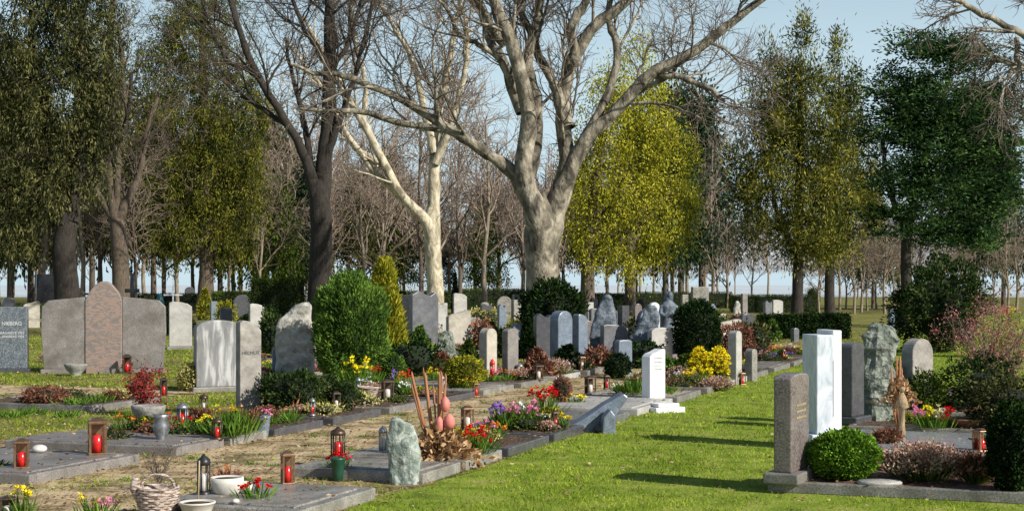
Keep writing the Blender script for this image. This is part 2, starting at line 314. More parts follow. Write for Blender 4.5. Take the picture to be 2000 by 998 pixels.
n2=N.new('ShaderNodeTexNoise'); n2.inputs['Scale'].default_value=25; Lk.new(tc.outputs['Object'],n2.inputs['Vector']); bp=N.new('ShaderNodeBump'); bp.inputs['Distance'].default_value=.04; Lk.new(n2.outputs[0],bp.inputs['Height']); Lk.new(bp.outputs[0],b.inputs['Normal'])
sheet('ground',[(-900,-20),(900,-20),(900,2500),(-900,2500)],0,gm)
sheet('painted_haze_field',[(-890,215),(890,215),(890,2490),(-890,2490)],.03,M['haze_paint'])  # flat pale sheet, paints distant haze onto the ground
M['lawn']=mat('lawn',[(.3,(.10,.14,.018)),(.5,(.2,.27,.032)),(.62,(.28,.31,.06)),(.72,(.34,.29,.12))],2.2,.95,.6,bscale=40,detail=12,spec=.1)
def strip(name,c0,c1,t0,t1,z,m,n=50,jit=.12,slant=0):
    V=[]
    ts=np.linspace(t0,t1,n)
    for i,t in enumerate(ts):
        f=i/(n-1)
        for c in (c0+rng.normal()*jit, c1+slant*f+rng.normal()*jit): q=A0+AX*t+BX*c; V.append((q[0],q[1],z))
    me=MB().add(V,[(2*i,2*i+1,2*i+3,2*i+2) for i in range(n-1)]).mesh(name,[m]); return structure(name,me)
strip('lawn',.0,3.3,-8,90,.004,M['lawn'],slant=26)
strip('leaf_litter_ground',-6.6,-.05,-3,36,.006,M['litter_soil'],jit=.06)
strip('path',-3.6,-1.35,-3,34,.010,M['path'],jit=.22)
strip('gravel_path',-13.5,-8.4,9.0,11.0,.010,M['path'],n=20)
strip('sand_path',-9.5,-5.9,12.5,14.0,.014,M['path'],n=20)
strip('sand_path',-6,-1.2,20.5,22.5,.014,M['path'],n=20)
def blades(N,dmin,dmax,name,h=.03):
    D=dmin*(dmax/dmin)**rng.random(N); X=rng.uniform(-.39,.39,N)*D
    rel=np.stack([X,D],1)-A0; a=rel@AX; c=rel@BX
    nz=np.array([mnoise.noise((x*.9,y*.9,0))+.7*mnoise.noise((x*4,y*4,3)) for x,y in zip(X,D)])
    onlawn=(c>.03)&(c<3.14)|(c>3.1)&(a>14)
    path=(c>-3.6)&(c<-1.35)
    p=np.where(onlawn,np.clip(.8+nz*.7,.15,1),np.where(path,np.clip(.14+nz*.9,0,.6),np.clip(.24+nz*1.0,.02,.8)))
    p=np.where(c<-6.2,np.clip(.75+nz*1.0,.1,1),p)
    p=np.where((c<-8.3)&(a>9)&(a<11),.03,p)
    keep=rng.random(N)<p
    for cn,Lb,W,z in PLOTS:
        q=np.stack([X,D],1)-cn; aa=q@AX; bb=-(q@BX)
        keep&=~((aa>-.01)&(aa<W+.01)&(bb>-.01)&(bb<Lb+.01))
    X=X[keep];D=D[keep];n=len(X); tall=1+.5*np.clip(nz[keep],-.6,1)
    hh=h*rng.uniform(.5,1.4,n)*(1+.012*(D-12))*tall; w=.010*rng.uniform(.7,1.3,n)*(D/14)**.9
    C=np.stack([X,D,np.zeros(n)],1); an=rng.uniform(0,2*np.pi,n); s=np.stack([np.cos(an),np.sin(an),np.zeros(n)],1)
    ln=rng.normal(size=(n,3))*.6; ln[:,2]=1
    V=np.stack([C-s*w[:,None]/2,C+s*w[:,None]/2,C+ln*hh[:,None]],1).reshape(-1,3)
    me=mesh_np(name,[(V,np.arange(3*n).reshape(n,3),0,False)],[L['grass']])
    o=link(bpy.data.objects.new(name,me)); o['kind']='stuff'; o['label']='short green lawn grass between the graves'; o['category']='grass'
blades(230000,11.6,55,'grass')
def litter(n,prob_lawn,prob_plot):
    D=11.7*(60/11.7)**rng.random(n); X=rng.uniform(-.38,.38,n)*D
    c=(np.stack([X,D],1)-A0)@BX; ip=np.array([inplot(x,y) is not None for x,y in zip(X,D)])
    p=np.where(ip,prob_plot,np.where(c<.1,1,prob_lawn)); p=np.where((c>3.3)&ip,.35,p)
    ok=rng.random(n)<p; X=X[ok];D=D[ok];z=np.where(ip[ok],.112,.018)
    return np.stack([X,D,z+rng.random(len(X))*.015],1),D
C,D=litter(36000,.17,.34)
V,Fc=cards(C,.05*(D/15)**.6*rng.uniform(.4,1.3,len(C)),.03*(D/15)**.6,flat=True)
o=link(bpy.data.objects.new('fallen_leaves',mesh_np('fallen_leaves',[(V,Fc,0,False)],[L['litter']]))); o['kind']='stuff';o['label']='dry brown fallen leaves scattered over grass and path';o['category']='leaves'

# ---------------------------------------------------------------- plants
def blossom(C,s,k=7):
    N=len(C); d=rng.normal(size=(N*k,3)); d[:,2]=np.abs(d[:,2])*.6+.1; d[:,1]-=.3
    return cards(np.repeat(C,k,0)+rng.normal(size=(N*k,3))*s*.12,s*.62,s*.42,d)
def leafball(w,d,h,n,ls,lw,core=.82,shape='ball',mi=0,lump=.12,upb=.35):
    q=nrm(rng.normal(size=(n,3)))
    rad=1+lump*np.array([mnoise.noise((a*2.2,b*2.2,c*2.2+w))+.5*mnoise.noise((a*6,b*6,c*6+w)) for a,b,c in q])*2
    rad=rad[:,None]*rng.uniform(.80,1.05,(n,1))
    P=q*rad
    if shape=='ball': C=P*np.array([w/2,d/2,h/2])+np.array([0,0,h/2])
    else:
        t=rng.random(n)**1.35; an=rng.uniform(0,2*np.pi,n); e_={'cone':.62,'column':.38,'oval':.5}[shape]
        rr=np.power(np.clip(1-t**(1.6 if shape=='oval' else 1),0,1),e_)*(1-.35*np.clip(.18-t,0,1)/.18)*rng.uniform(.8,1.06,n)
        rr*=1+lump*np.sin(an*3+t*6)*.8
        C=np.stack([rr*w/2*np.cos(an),rr*d/2*np.sin(an),t*h],1); q=np.stack([np.cos(an),np.sin(an),np.full(n,.5)],1)
    dirs=nrm(q+rng.normal(size=(n,3))*.55+np.array([0,0,upb]))
    V,Fc=cards(C-dirs*ls*.4,ls*rng.uniform(.6,1.3,n),lw,dirs)
    parts=[(V,Fc,0,False)]
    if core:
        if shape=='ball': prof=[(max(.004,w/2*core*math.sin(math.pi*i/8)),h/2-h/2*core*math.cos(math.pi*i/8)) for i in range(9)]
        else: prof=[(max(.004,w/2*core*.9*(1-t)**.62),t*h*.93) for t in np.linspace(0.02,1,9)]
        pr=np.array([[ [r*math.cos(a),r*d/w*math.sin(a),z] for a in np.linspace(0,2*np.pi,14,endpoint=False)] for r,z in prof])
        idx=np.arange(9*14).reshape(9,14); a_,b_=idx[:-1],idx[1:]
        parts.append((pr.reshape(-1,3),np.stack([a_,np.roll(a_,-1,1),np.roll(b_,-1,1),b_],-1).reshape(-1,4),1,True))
    return parts
def bush(u0,u1,vt,vb,lm,label,name='bush',shape='ball',n=3000,ls=.05,lw=.022,cat='bush',dep=None,core=.82,lump=.12,z=None,group=None,upb=.35):
    X,D,z0=place((u0+u1)/2,vb); s=D/F; w=(u1-u0)*s; h=(vb-vt)*s*1.0
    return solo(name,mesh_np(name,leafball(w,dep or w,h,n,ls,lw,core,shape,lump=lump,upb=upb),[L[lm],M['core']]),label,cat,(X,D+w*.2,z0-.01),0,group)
def hedge(u0,u1,vt,vb,dep,label,n=5000,lm='hedge',ls=.09,rz=0.):
    X,D,_=place((u0+u1)/2,vb); s=D/F; w=(u1-u0)*s;h=(vb-vt)*s
    C=rng.uniform(-.5,.5,(n,3)); ft=rng.random(n)
    top=ft<.4; fr=(ft>=.4)&(ft<.8); sd=ft>=.8
    C[top,2]=.5; C[fr,1]=-.5; C[sd,0]=np.sign(C[sd,0])*.5
    C=C*np.array([w,dep,h])+np.array([0,0,h/2])+rng.normal(size=(n,3))*.045
    d=rng.normal(size=(n,3)); d[:,2]+=.3; d[:,1]-=.3
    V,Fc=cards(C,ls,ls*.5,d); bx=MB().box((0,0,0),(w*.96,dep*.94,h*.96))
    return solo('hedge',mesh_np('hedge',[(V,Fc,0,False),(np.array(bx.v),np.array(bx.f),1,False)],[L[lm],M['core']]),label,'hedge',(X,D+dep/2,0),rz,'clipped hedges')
def tuftparts(w,h,n,lw=.012,spread=.5):
    C=np.zeros((n,3)); C[:,:2]=rng.normal(size=(n,2))*w*.22
    d=rng.normal(size=(n,3))*spread; d[:,2]=1; d[:,:2]+=C[:,:2]/max(w,.01)*1.2
    return cards(C,h*rng.uniform(.5,1.05,n),lw,d)
def tuft(u,vb,wpx,hpx,label,name='leafy_plant',lm='tuft',n=140,lw=.014,spread=.35,cat='plant',flowers=None,nf=0,fs=.05,group=None,dz=0,low=.62):
    X,D,z0=place(u,vb); s=D/F; w=wpx*s;h=hpx*s; z0+=dz
    e=thing(name,label,cat,(X,D,z0-.005),0,group)
    V,Fc=tuftparts(w,h*.9,n,lw,spread); part(e,'leaves',mesh_np('leaves',[(V,Fc,0,False)],[L[lm]]))
    if flowers:
        cols=flowers if isinstance(flowers,list) else [flowers]
        for ci,cname in enumerate(cols):
            C=np.zeros((nf,3)); C[:,0]=rng.uniform(-.5,.5,nf)*w; C[:,1]=rng.uniform(-.4,.4,nf)*w*.7; C[:,2]=h*rng.uniform(low,1.0,nf)*(1-.5*(C[:,0]/w*1.6)**2)
            if len(cols)>1: C[:,0]=C[:,0]/len(cols)+w*((ci+.5)/len(cols)-.5)
            V,Fc=blossom(C,fs); P=np.stack([C*np.array([.5,.5,0]),C],1); V2,F2=tubes(P,np.full((nf,2),.003),4)
            part(e,'blossoms',mesh_np('blossoms',[(V,Fc,0,False),(V2,F2,1,False)],[P_[cname],L[lm]]))
    return e
def heather(u,vb,wpx,hpx,label,lm='heather',n=700,group='heather plants'):
    X,D,z0=place(u,vb); s=D/F; w=wpx*s;h=hpx*s
    C=np.zeros((n,3)); C[:,:2]=rng.normal(size=(n,2))*w*.14
    d=np.zeros((n,3)); d[:,:2]=C[:,:2]/(w*.3)*.75+rng.normal(size=(n,2))*.22; d[:,2]=1; d=nrm(d); hh=h*rng.uniform(.6,1.05,n)
    Va,Fa=cards(C,hh,.009,d)
    k=5; t=rng.uniform(.45,1.,(n,k)); Cc=(C[:,None]+d[:,None]*(hh[:,None]*t)[:,:,None]).reshape(-1,3)
    Vb,Fb=cards(Cc,.035,.018,nrm(np.repeat(d,k,0)+rng.normal(size=(n*k,3))*.6))
    e=thing('heather_plant',label,'plant',(X,D+w*.2,z0-.005),0,group)
    part(e,'stems',mesh_np('stems',[(Va,Fa,0,False)],[L['hedge']])); part(e,'blossoms',mesh_np('blossoms',[(Vb,Fb,0,False)],[L[lm]])); return e
def twiggy(u,vb,wpx,hpx,label,m='twig',name='bare_shrub',leaf=None,k=9,r=.012,nl=4,lsz=.04,dz=0):
    X,D,z0=place(u,vb); s=D/F; w=wpx*s;h=hpx*s
    st=[]
    for i in range(k):
        a=2*math.pi*i/k+random.random(); q=random.uniform(.3,1)*w/2
        st.append(resample([(0,0,0),(q*.3*math.cos(a),q*.3*math.sin(a),h*.35),(q*math.cos(a),q*math.sin(a),h*random.uniform(.7,.95))],8))
    P=np.array(st);R=np.tile(np.linspace(r,r*.4,8),(k,1))
    P1,R1=kids(P,R,6,h*.25,h*.5,n=5,rmin=.004); P2,R2=kids(P1,R1,5,h*.1,h*.25,n=4,rmin=.003)
    e=thing(name,label,'shrub',(X,D,z0-.01+dz)); pr=[(*tubes(P,R,5),0,True),(*tubes(P1,R1,4),0,True),(*tubes(P2,R2,3),0,True)]
    part(e,'branches',mesh_np('branches',pr,[M[m]]))
    if leaf:
        C=np.repeat(P2[:,1:].reshape(-1,3),nl,0); C=C+rng.normal(size=C.shape)*.03
        part(e,'leaves',mesh_np('leaves',[(*cards(C,lsz,lsz*.55),0,False)],[leaf]))
    return e

# ---------------------------------------------------------------- stones
def outl(kind,w,h):
    x=w/2
    if kind=='rect': return [(-x,0),(x,0),(x,h),(-x,h)]
    if kind=='flat': return [(-x,0),(x,0),(x,h*.955),(x*.8,h*.985),(x*.3,h),(-x*.3,h),(-x*.8,h*.985),(-x,h*.955)]
    if kind=='arch':
        r=min(x,h*.3); return [(-x,0),(x,0)]+[(x*math.cos(a),h-r+r*math.sin(a)) for a in np.linspace(0,math.pi,15)]
    if kind=='low':
        r=.14*w+.03; return [(-x,0),(x,0)]+[(x*math.cos(a),h-r+r*math.sin(a)) for a in np.linspace(0,math.pi,15)]
    if kind=='slope': return [(-x,0),(x,0),(x,h*.88),(x*.6,h*.95),(0,h*.985),(-x*.7,h),(-x,h*.97)]
    if kind=='slopeR': return [(-x,0),(x,0),(x,h*.98),(x*.7,h),(0,h*.94),(-x*.7,h*.9),(-x,h*.84)]
    if kind=='wave': return [(-x,0),(x,0),(x*1.02,h*.86),(x*.8,h*.97),(x*.4,h*.9),(0,h*.93),(-x*.5,h),(-x,h*.92)]
    if kind=='peak': return [(-x,0),(x,0),(x,h*.78),(x*.8,h*.87),(x*.45,h*.96),(x*.15,h*.995),(-x*.15,h*.995),(-x*.45,h*.96),(-x*.8,h*.87),(-x,h*.78)]
def wd(u0,u1,D,r,d):
    rp=math.radians(r)+math.atan(((u0+u1)/2-1000)/F); W=(u1-u0)/F*D
    return max(.12,(W-d*abs(math.sin(rp)))/max(.12,math.cos(rp)))
def text_mesh(s,size,m,al='CENTER'):
    c=bpy.data.curves.new('t','FONT'); c.body=s; c.size=size; c.extrude=.003; c.align_x=al; c.space_line=1.1
    o=bpy.data.objects.new('t',c); me=bpy.data.meshes.new_from_object(o); me.transform(Matrix.Rotation(math.pi/2,4,'X'))
    me.materials.clear(); me.materials.append(m); bpy.data.objects.remove(o); return me
def marks(w,rows,h,m):
    b=MB()
    for i in range(rows):
        x=-w/2
        while x<w/2:
            l=random.uniform(.015,.03); b.box((x+l/2,0,-i*h*2.6),(l*.6,.006,h*random.uniform(.7,1))); x+=l
    return b.mesh('inscription',[m])
def stone(u0,u1,vt,vb,kind,m,r=62,d=.17,label='grey granite gravestone',plinth=None,text=None,ts=.08,tm='letter_d',tz=.75,mk=0,group='gravestones'):
    X,D,z0=place((u0+u1)/2,vb); s=D/F; w=wd(u0,u1,D,r,d); h=(vb-vt)*s
    e=thing('gravestone',label,'gravestone',(X,D+d/2,z0-.01),math.radians(r),group)
    ph=0
    if plinth:
        ph=.1; part(e,'plinth',MB().box((0,0,0),(w+.14,d+.16,ph)).mesh('plinth',[M[plinth]]),.015)
    part(e,'headstone',MB().prism(outl(kind,w,h-ph),d,z=ph).mesh('headstone',[M[m]]),.015)
    if text: part(e,'inscription',text_mesh(text,ts,M[tm]),loc=(0,-d/2-.003,h*tz))
    if mk: part(e,'inscription',marks(w*.5,mk,.022,M[tm]),loc=(0,-d/2-.003,h*tz))
    return e
def rockmesh(w,d,h,prof,m,seed=0,amp=.05,nseg=26):
    V=[];Fc=[];n=28
    for j in range(nseg+1):
        t=j/nseg; xl=np.interp(t,[p[0] for p in prof],[p[1] for p in prof]); xr=np.interp(t,[p[0] for p in prof],[p[2] for p in prof])
        c=(xl+xr)/2*w; hw=max(.02,(xr-xl)/2*w); hd=d/2*(1-.35*t) if t<.97 else d/2*.45
        if j==nseg: hw*=.6
        for i in range(n):
            a=2*math.pi*i/n; ca,sa=math.cos(a),math.sin(a); pw=.6
            x=c+hw*math.copysign(abs(ca)**pw,ca); y=hd*math.copysign(abs(sa)**pw,sa); z=t*h
            p=Vector((x*3.5+seed,y*3.5,z*3.5)); q=mnoise.voronoi(p)[0][0]-.4+ .5*mnoise.noise(p*2.5)
            k=amp*q; V.append((x+ca*k*1.6,y+sa*k*1.6,z+(k*1.2 if j==nseg else k*.5)*(j>0)))
    for j in range(nseg):
        for i in range(n): Fc.append((j*n+i,j*n+(i+1)%n,(j+1)*n+(i+1)%n,(j+1)*n+i))
    Fc.append(list(range(nseg*n,nseg*n+n)))
    return MB().add(V,Fc,0,False).mesh('standing_stone',[M[m]])
def rock(u0,u1,vt,vb,m,prof,label,d=.3,r=0,seed=0,amp=.06,name='natural_gravestone'):
    X,D,z0=place((u0+u1)/2,vb); s=D/F
    return solo(name,rockmesh((u1-u0)*s,d,(vb-vt)*s,prof,m,seed,amp),label,'gravestone',(X,D+d/2,z0-.02),math.radians(r),'gravestones')

e=stone(-70,50,598,728,'rect','gran_speck',r=4,d=.2,label='dark speckled granite gravestone with white lettering',plinth='gran_dark')
part(e,'inscription',text_mesh('NIEBERG',.108,M['letter_w'],'RIGHT'),loc=(.56,-.105,1.03))
part(e,'inscription',text_mesh('MARGARETE 1923\nDR. ANDREAS 1925',.07,M['letter_w'],'RIGHT'),loc=(.61,-.105,.84))
X,D,z0=place(200,728); s=D/F; e=thing('family_gravestone','brown-grey granite gravestone of three joined panels, taller centre','gravestone',(X,D+.15,z0-.01),math.radians(8),'gravestones')
hh=(725-545)*s; wc=70*s; ws=80*s; hs=(725-585)*s
part(e,'plinth',MB().box((0,0,0),(235*s,.5,.1)).mesh('plinth',[M['gran_brown']]),.01)
part(e,'centre_panel',MB().prism(outl('peak',wc,hh-.1),.24,z=.1).mesh('centre_panel',[M['gran_swirl']]),.012)
x=ws/2
part(e,'side_panel',MB().prism([(-x*.95,0),(x,0),(x,hs),(-x*.75,hs*.95),(-x*1.05,hs*.86),(-x*1.08,hs*.5)],.19,z=.1,x=-wc/2-ws/2-.004).mesh('side_panel',[M['gran_brown']]),.012)
part(e,'side_panel',MB().prism([(-x,0),(x*.95,0),(x*1.08,hs*.5),(x*1.05,hs*.86),(x*.75,hs*.95),(-x,hs)],.19,z=.1,x=wc/2+ws/2+.004).mesh('side_panel',[M['gran_brown']]),.012)
part(e,'step',MB().box((0,-.3,0),(60*s,.2,.28)).mesh('step',[M['gran_swirl']]),.01)
stone(329,373,588,682,'slope','gran_light',r=15,d=.2,label='pale granite gravestone with sloping top',plinth='gran_grey')
stone(375,468,624,765,'low','gran_drape',r=22,d=.3,label='wide streaked grey gravestone beside a narrow slab',plinth='gran_grey')
stone(458,508,624,800,'slope','weather',r=28,d=.2,label='tall weathered stone slab with engraved name',text='HELMUT',ts=.07,tz=.62,tm='letter_d')
rock(537,612,590,735,'rock',[(0,-.5,.5),(.5,-.5,.48),(.75,-.46,.42),(.88,-.2,.4),(1,.12,.36)],'rough pale natural stone monolith',d=.35,seed=3,amp=.04)
stone(530,596,678,742,'arch','gran_blue',r=10,d=.18,label='small rounded blue-grey gravestone before a monolith')
rock(755,820,812,948,'rock_green',[(0,-.42,.42),(.3,-.46,.5),(.7,-.5,.42),(.88,-.45,.3),(.95,-.4,.0),(1,-.38,-.1)],'rough green-white natural rock gravestone beside the lawn',d=.2,seed=8,amp=.03)
stone(935,971,640,742,'arch','sand_stone',r=45,d=.22,label='pale sandstone stele with rounded top')
stone(980,1013,640,740,'low','gran_brown',r=48,d=.16,label='slim reddish grey granite stele')
stone(1074,1119,606,716,'arch','gran_blue',r=40,d=.28,label='rounded gravestone coloured blue-grey for tree shade')  # this and next stone: bluish tree shade painted into the colour
stone(1119,1149,612,712,'slope','gran_blue',r=40,d=.2,label='slanted gravestone coloured blue-grey for tree shade')
rock(1150,1202,582,706,'rock_blue',[(0,-.5,.45),(.5,-.4,.5),(.85,-.1,.45),(1,.1,.35)],'pointed natural rock gravestone coloured dark blue for shade',seed=14,amp=.03,d=.22)  # this and next rock: dark bluish shade put into the colour
rock(1230,1286,596,702,'rock_blue',[(0,-.45,.5),(.4,-.5,.45),(.6,-.2,.5),(.9,.0,.5),(1,.1,.4)],'jagged rock gravestone coloured dark for the shade',seed=19,amp=.05,d=.22)
stone(1206,1230,596,690,'rect','gran_dark',r=50,label='narrow dark granite stele')
stone(798,856,567,680,'wave','gran_slate',r=35,d=.2,label='dark granite gravestone with wavy top',plinth='gran_dark')
stone(778,800,575,672,'rect','gran_black',r=30,d=.2,label='black granite gravestone panel')
stone(884,912,572,632,'slope','gran_light',r=20,d=.2,label='light grey gravestone near the hedge')
stone(970,1000,578,632,'arch','gran_grey',r=10,d=.2,label='grey rounded gravestone near the hedge')
stone(998,1018,585,640,'rect','gran_grey',r=40,d=.2,label='small grey upright gravestone')
stone(1254,1301,680,778,'slopeR','marble',r=38,d=.2,label='white marble gravestone with faint lettering',mk=4,tz=.8,tm='letter_g')
stone(1423,1451,645,752,'arch','gran_light',r=45,d=.2,label='slim speckled grey stele with rounded top')
stone(1456,1481,680,745,'arch','gran_grey',r=45,d=.18,label='small grey stele with rounded top')
X,D,z0=place(1300,806); b=MB().box((0,0,0),(.5,.36,.12)).box((0,0,.124),(.36,.26,.05)); solo('stone_step',b.mesh('stone_step',[M['marble']]),'white marble stepped block before gravestone','stone block',(X,D+.15,z0-.04),math.radians(25),bev=.01)
stone(1515,1584,727,938,'flat','gran_redbrown',r=62,d=.17,label='polished dark brown granite stele on mulch bed',plinth='gran_brown',tm='gold',mk=3,tz=.7)
X,D,z0=place(1612,862); s=D/F; h=(862-652)*s
e=thing('gravestone','tall white marble marker of two upright slabs, front shade-tinted blue','gravestone',(X,D+.2,z0-.01),math.radians(12),'gravestones')
part(e,'plinth',MB().box((0,0,0),(.5,.6,.1)).mesh('plinth',[M['marble_grey']]),.012)
part(e,'front_slab',MB().box((-.075,-.05,.1),(.2,.42,h-.1)).mesh('front_slab',[M['marble_grey']]),.012)  # bluish shade of the narrow face painted in with veined marble
part(e,'back_slab',MB().box((.1,.02,.1),(.11,.46,h-.05)).mesh('back_slab',[M['marble']]),.012)
part(e,'dark_gap_strip',MB().box((.0345,-.1,.3),(.014,.26,h-.6)).mesh('dark_gap_strip',[M['gran_dark']]))  # dark strip set in the gap between the two slabs
stone(1643,1691,668,826,'flat','gran_dark',r=56,d=.18,label='dark polished granite stele',plinth='gran_dark')
rock(1690,1753,628,820,'rock_moss',[(0,-.4,.4),(.3,-.5,.45),(.7,-.4,.5),(.93,-.3,.42),(1,-.2,.3)],'tall rough green-grey rock gravestone',seed=27,d=.3,amp=.08)
stone(1765,1826,660,790,'arch','weather',r=35,d=.22,label='weathered brown gravestone with rounded top')
stone(1508,1530,585,615,'slope','gran_light',r=20,d=.2,label='small pale gravestone by far hedge')
stone(1350,1385,560,610,'rect','gran_grey',r=20,d=.3,label='grey block gravestone near the hedge')
stone(1415,1450,615,640,'low','gran_light',r=20,d=.3,label='low pale gravestone near the hedge')
LBL={'gran_black':'black polished gravestone','gran_dark':'dark granite gravestone','gran_light':'light granite gravestone','gran_blue':'blue-grey gravestone','gran_brown':'brown granite gravestone','gran_grey':'grey granite gravestone','marble_grey':'veined marble gravestone','sand_stone':'sandstone gravestone','gran_slate':'slate-grey gravestone','gran_redbrown':'red-brown polished gravestone'}
FAR=[(70,108,535,618,'rect','gran_black'),(2,28,580,640,'arch','gran_dark'),(1145,1160,590,640,'rect','gran_light'),(455,488,575,622,'arch','gran_dark'),(410,424,588,630,'rect','gran_blue'),
   (1447,1461,573,625,'rect','gran_brown'),(1735,1760,602,640,'rect','gran_blue'),(580,602,568,612,'rect','gran_grey'),(360,380,560,600,'arch','gran_dark'),(120,160,560,600,'low','gran_dark'),
   (1060,1080,600,650,'slope','gran_slate'),(1330,1345,575,620,'rect','gran_grey'),(1265,1290,590,640,'arch','marble_grey'),(1000,1015,575,612,'rect','gran_dark'),(938,955,590,618,'low','gran_grey'),(1545,1562,640,668,'low','gran_slate'),(1480,1500,655,682,'arch','gran_dark'),(1100,1125,585,615,'low','gran_slate')]
rs=random.Random(21)
for i,(u,vb) in enumerate(((770,640),(735,628),(860,650),(828,622),(925,660),(1035,668),(1160,662),(1190,650),(1215,640),(1245,655),(1300,655),(1330,668),(1385,700),(1350,650),(1400,655),(1425,680),(1460,662),(1500,640),(1520,655),(1390,640),(1145,690),(1290,715),(1218,735),(1060,700),(640,625),(700,620),(500,660),(520,640),(440,645),(350,640),(280,650),(200,622),(180,632),(150,618),(20,625),(60,640),(1100,640),(1130,655),(980,655),(790,618),(895,690),(1015,690),(1180,690),(870,700),(1310,690),(1200,700),(1265,690),(760,625),(950,640),(1440,640),(1370,628),(1160,625),(1250,625))):
    hgt=rs.uniform(.7,1.3); D=H*F/(vb-HV); s=F/D; wpx=rs.uniform(.35,.75)*s
    if i%6==1: rock(u-wpx/2,u+wpx/2,vb-hgt*s,vb,rs.choice(['rock_blue','rock_moss','rock_blue','rock']),[(0,-.5,.5),(.5,-.45,.45),(.85,-.25,.4),(1,-.1,.25)],'rough natural rock gravestone in a far row',seed=i*3.1,amp=.04,d=.2)
    else: FAR.append((u-wpx/2,u+wpx/2,vb-hgt*s,vb,rs.choice(['rect','arch','low','slope','slopeR','wave','flat']),rs.choice(['gran_dark','gran_slate','gran_blue','gran_light','gran_black','gran_redbrown','sand_stone','gran_slate'])))
for u0,u1,vt,vb,k,m in FAR: stone(u0,u1,vt,vb,k,m,r=25,d=.2,label=LBL[m]+' in a far row')
X,D,z0=place(1162,846); s=D/F
e=thing('leaning_gravestone','granite gravestone leaning back like an open wing, coloured blue-grey for shade','gravestone',(X,D+.25,z0-.05),math.radians(8),'gravestones')
q=[(-72,8),(-20,38),(20,64),(56,84),(66,76),(48,50),(26,22),(10,0),(-60,0)]
part(e,'wing_slab',MB().prism([(a*s,c*s) for a,c in q],.28).mesh('wing_slab',[M['gran_blue']]),.02)  # bluish shade on the face painted in as granite colour
part(e,'upright_slab',MB().prism([(5*s,0),(32*s,0),(32*s,44*s),(22*s,56*s),(8*s,40*s)],.2,y=-.28).mesh('upright_slab',[M['gran_blue']]),.02)
def cross(u,vt,vb,wpx,m,label,t=.07,name='grave_cross'):
    X,D,z0=place(u,vb); s=D/F; h=(vb-vt)*s; w=wpx*s
    e=thing(name,label,'cross',(X,D,z0-.01),math.radians(10),'grave crosses')
    part(e,'upright',MB().box((0,0,0),(t,t*.6,h)).mesh('upright',[M[m]]),.006); part(e,'crossbar',MB().box((0,-.004,h*.66),(w,t*.6+.012,t)).mesh('crossbar',[M[m]]),.006)
cross(915,618,672,34,'wood','orange-brown wooden grave cross',.14)
cross(258,533,645,28,'iron','black iron grave cross',.16)
cross(338,542,645,36,'marble_grey','slim pale metal grave cross',.06)
cross(1392,538,600,16,'gran_dark','tall dark stone grave cross',.2); cross(165,560,606,18,'iron','small black iron grave cross',.14)
X,D,z0=place(312,645); b=MB().lathe([(.22,0),(.28,.5),(.24,.9),(.10,1.05),(.22,1.1),(.06,1.5)],n=14); solo('grave_sculpture',b.mesh('grave_sculpture',[M['blue']]),'teal enamelled sculptural grave marker','sculpture',(X,D,0))
X,D,z0=place(1306,690); s=D/F; h=(690-578)*s; b=MB(); k=h/1.75
b.lathe([(.29,0),(.27,.3),(.22,.7),(.19,.95),(.2,1.15),(.25,1.32),(.2,1.42),(.08,1.5),(.06,1.56)],n=20,sy=.75)
b.ball((0.02,-.05,1.64),.115,sz=1.2); b.lathe([(.14,1.42),(.15,1.6),(.13,1.72),(.04,1.79)],(0,.03,0),n=14)
for sg in (-1,1): b.tube([(sg*.22,0,1.34),(sg*.29,-.04,1.1),(sg*.17,-.2,1.0),(sg*.02,-.25,1.14)],[.075,.065,.055,.04],10)
b.v=[(x*k,y*k,z*k+.0) for x,y,z in b.v]
me=b.mesh('robed_figure',[M['rock_blue']]); e=thing('statue','grey stone statue of a robed figure with folded hands','statue',(X,D,z0),math.radians(15))
o=part(e,'robed_figure',me,loc=(0,0,.1)); rm=o.modifiers.new('Remesh','REMESH'); rm.mode='VOXEL'; rm.voxel_size=.022; rm.use_smooth_shade=True
part(e,'pedestal',MB().box((0,0,0),(.6,.5,.1)).mesh('pedestal',[M['gran_dark']]),.02)

# ---------------------------------------------------------------- lanterns and vessels
def lantern(u,vt,vb,wpx,m,label,red=True,rnd=False,rz=.35,dz=0):
    X,D,z0=place(u,vb); s=D/F; w=wpx*s*.82; h=(vb-vt)*s
    e=thing('grave_lantern',label,'lantern',(X,D,z0-.004+dz),rz,'grave lanterns')
    if rnd:
        part(e,'base',MB().lathe([(w*.5,0),(w*.52,h*.06),(w*.44,h*.14)],n=16).mesh('base',[M[m]]))
        fr=MB()
        for i in range(6):
            a=i*math.pi/3; fr.tube([(w*.42*math.cos(a),w*.42*math.sin(a),h*.12),(w*.42*math.cos(a),w*.42*math.sin(a),h*.76)],w*.05,6)
        part(e,'frame',fr.mesh('frame',[M[m]]))
        part(e,'roof',MB().lathe([(w*.46,h*.74),(w*.5,h*.8),(w*.42,h*.88),(w*.15,h*.95),(w*.08,h)],n=16).mesh('roof',[M[m]]))
    else:
        part(e,'base',MB().box((0,0,0),(w,w,h*.1)).mesh('base',[M[m]]),.004)
        fr=MB(); q=w*.42; t=w*.13
        for x in (-q,q):
            for y in (-q,q): fr.box((x,y,h*.1),(t,t,h*.72))
        fr.box((0,q,h*.1+.001),(w*.7,t*.4,h*.7))
        part(e,'frame',fr.mesh('frame',[M[m]]))
        part(e,'roof',MB().box((0,0,h*.82),(w*1.04,w*1.04,h*.07)).box((0,0,h*.89+.001),(w*.9,w*.9,h*.08),taper=.45).mesh('roof',[M[m]]),.004)
    part(e,'candle',MB().lathe([(w*.27,h*.12),(w*.29,h*.3),(w*.27,h*.52),(w*.1,h*.55)],n=14).mesh('candle',[M['candle' if red else 'candle_white']]))
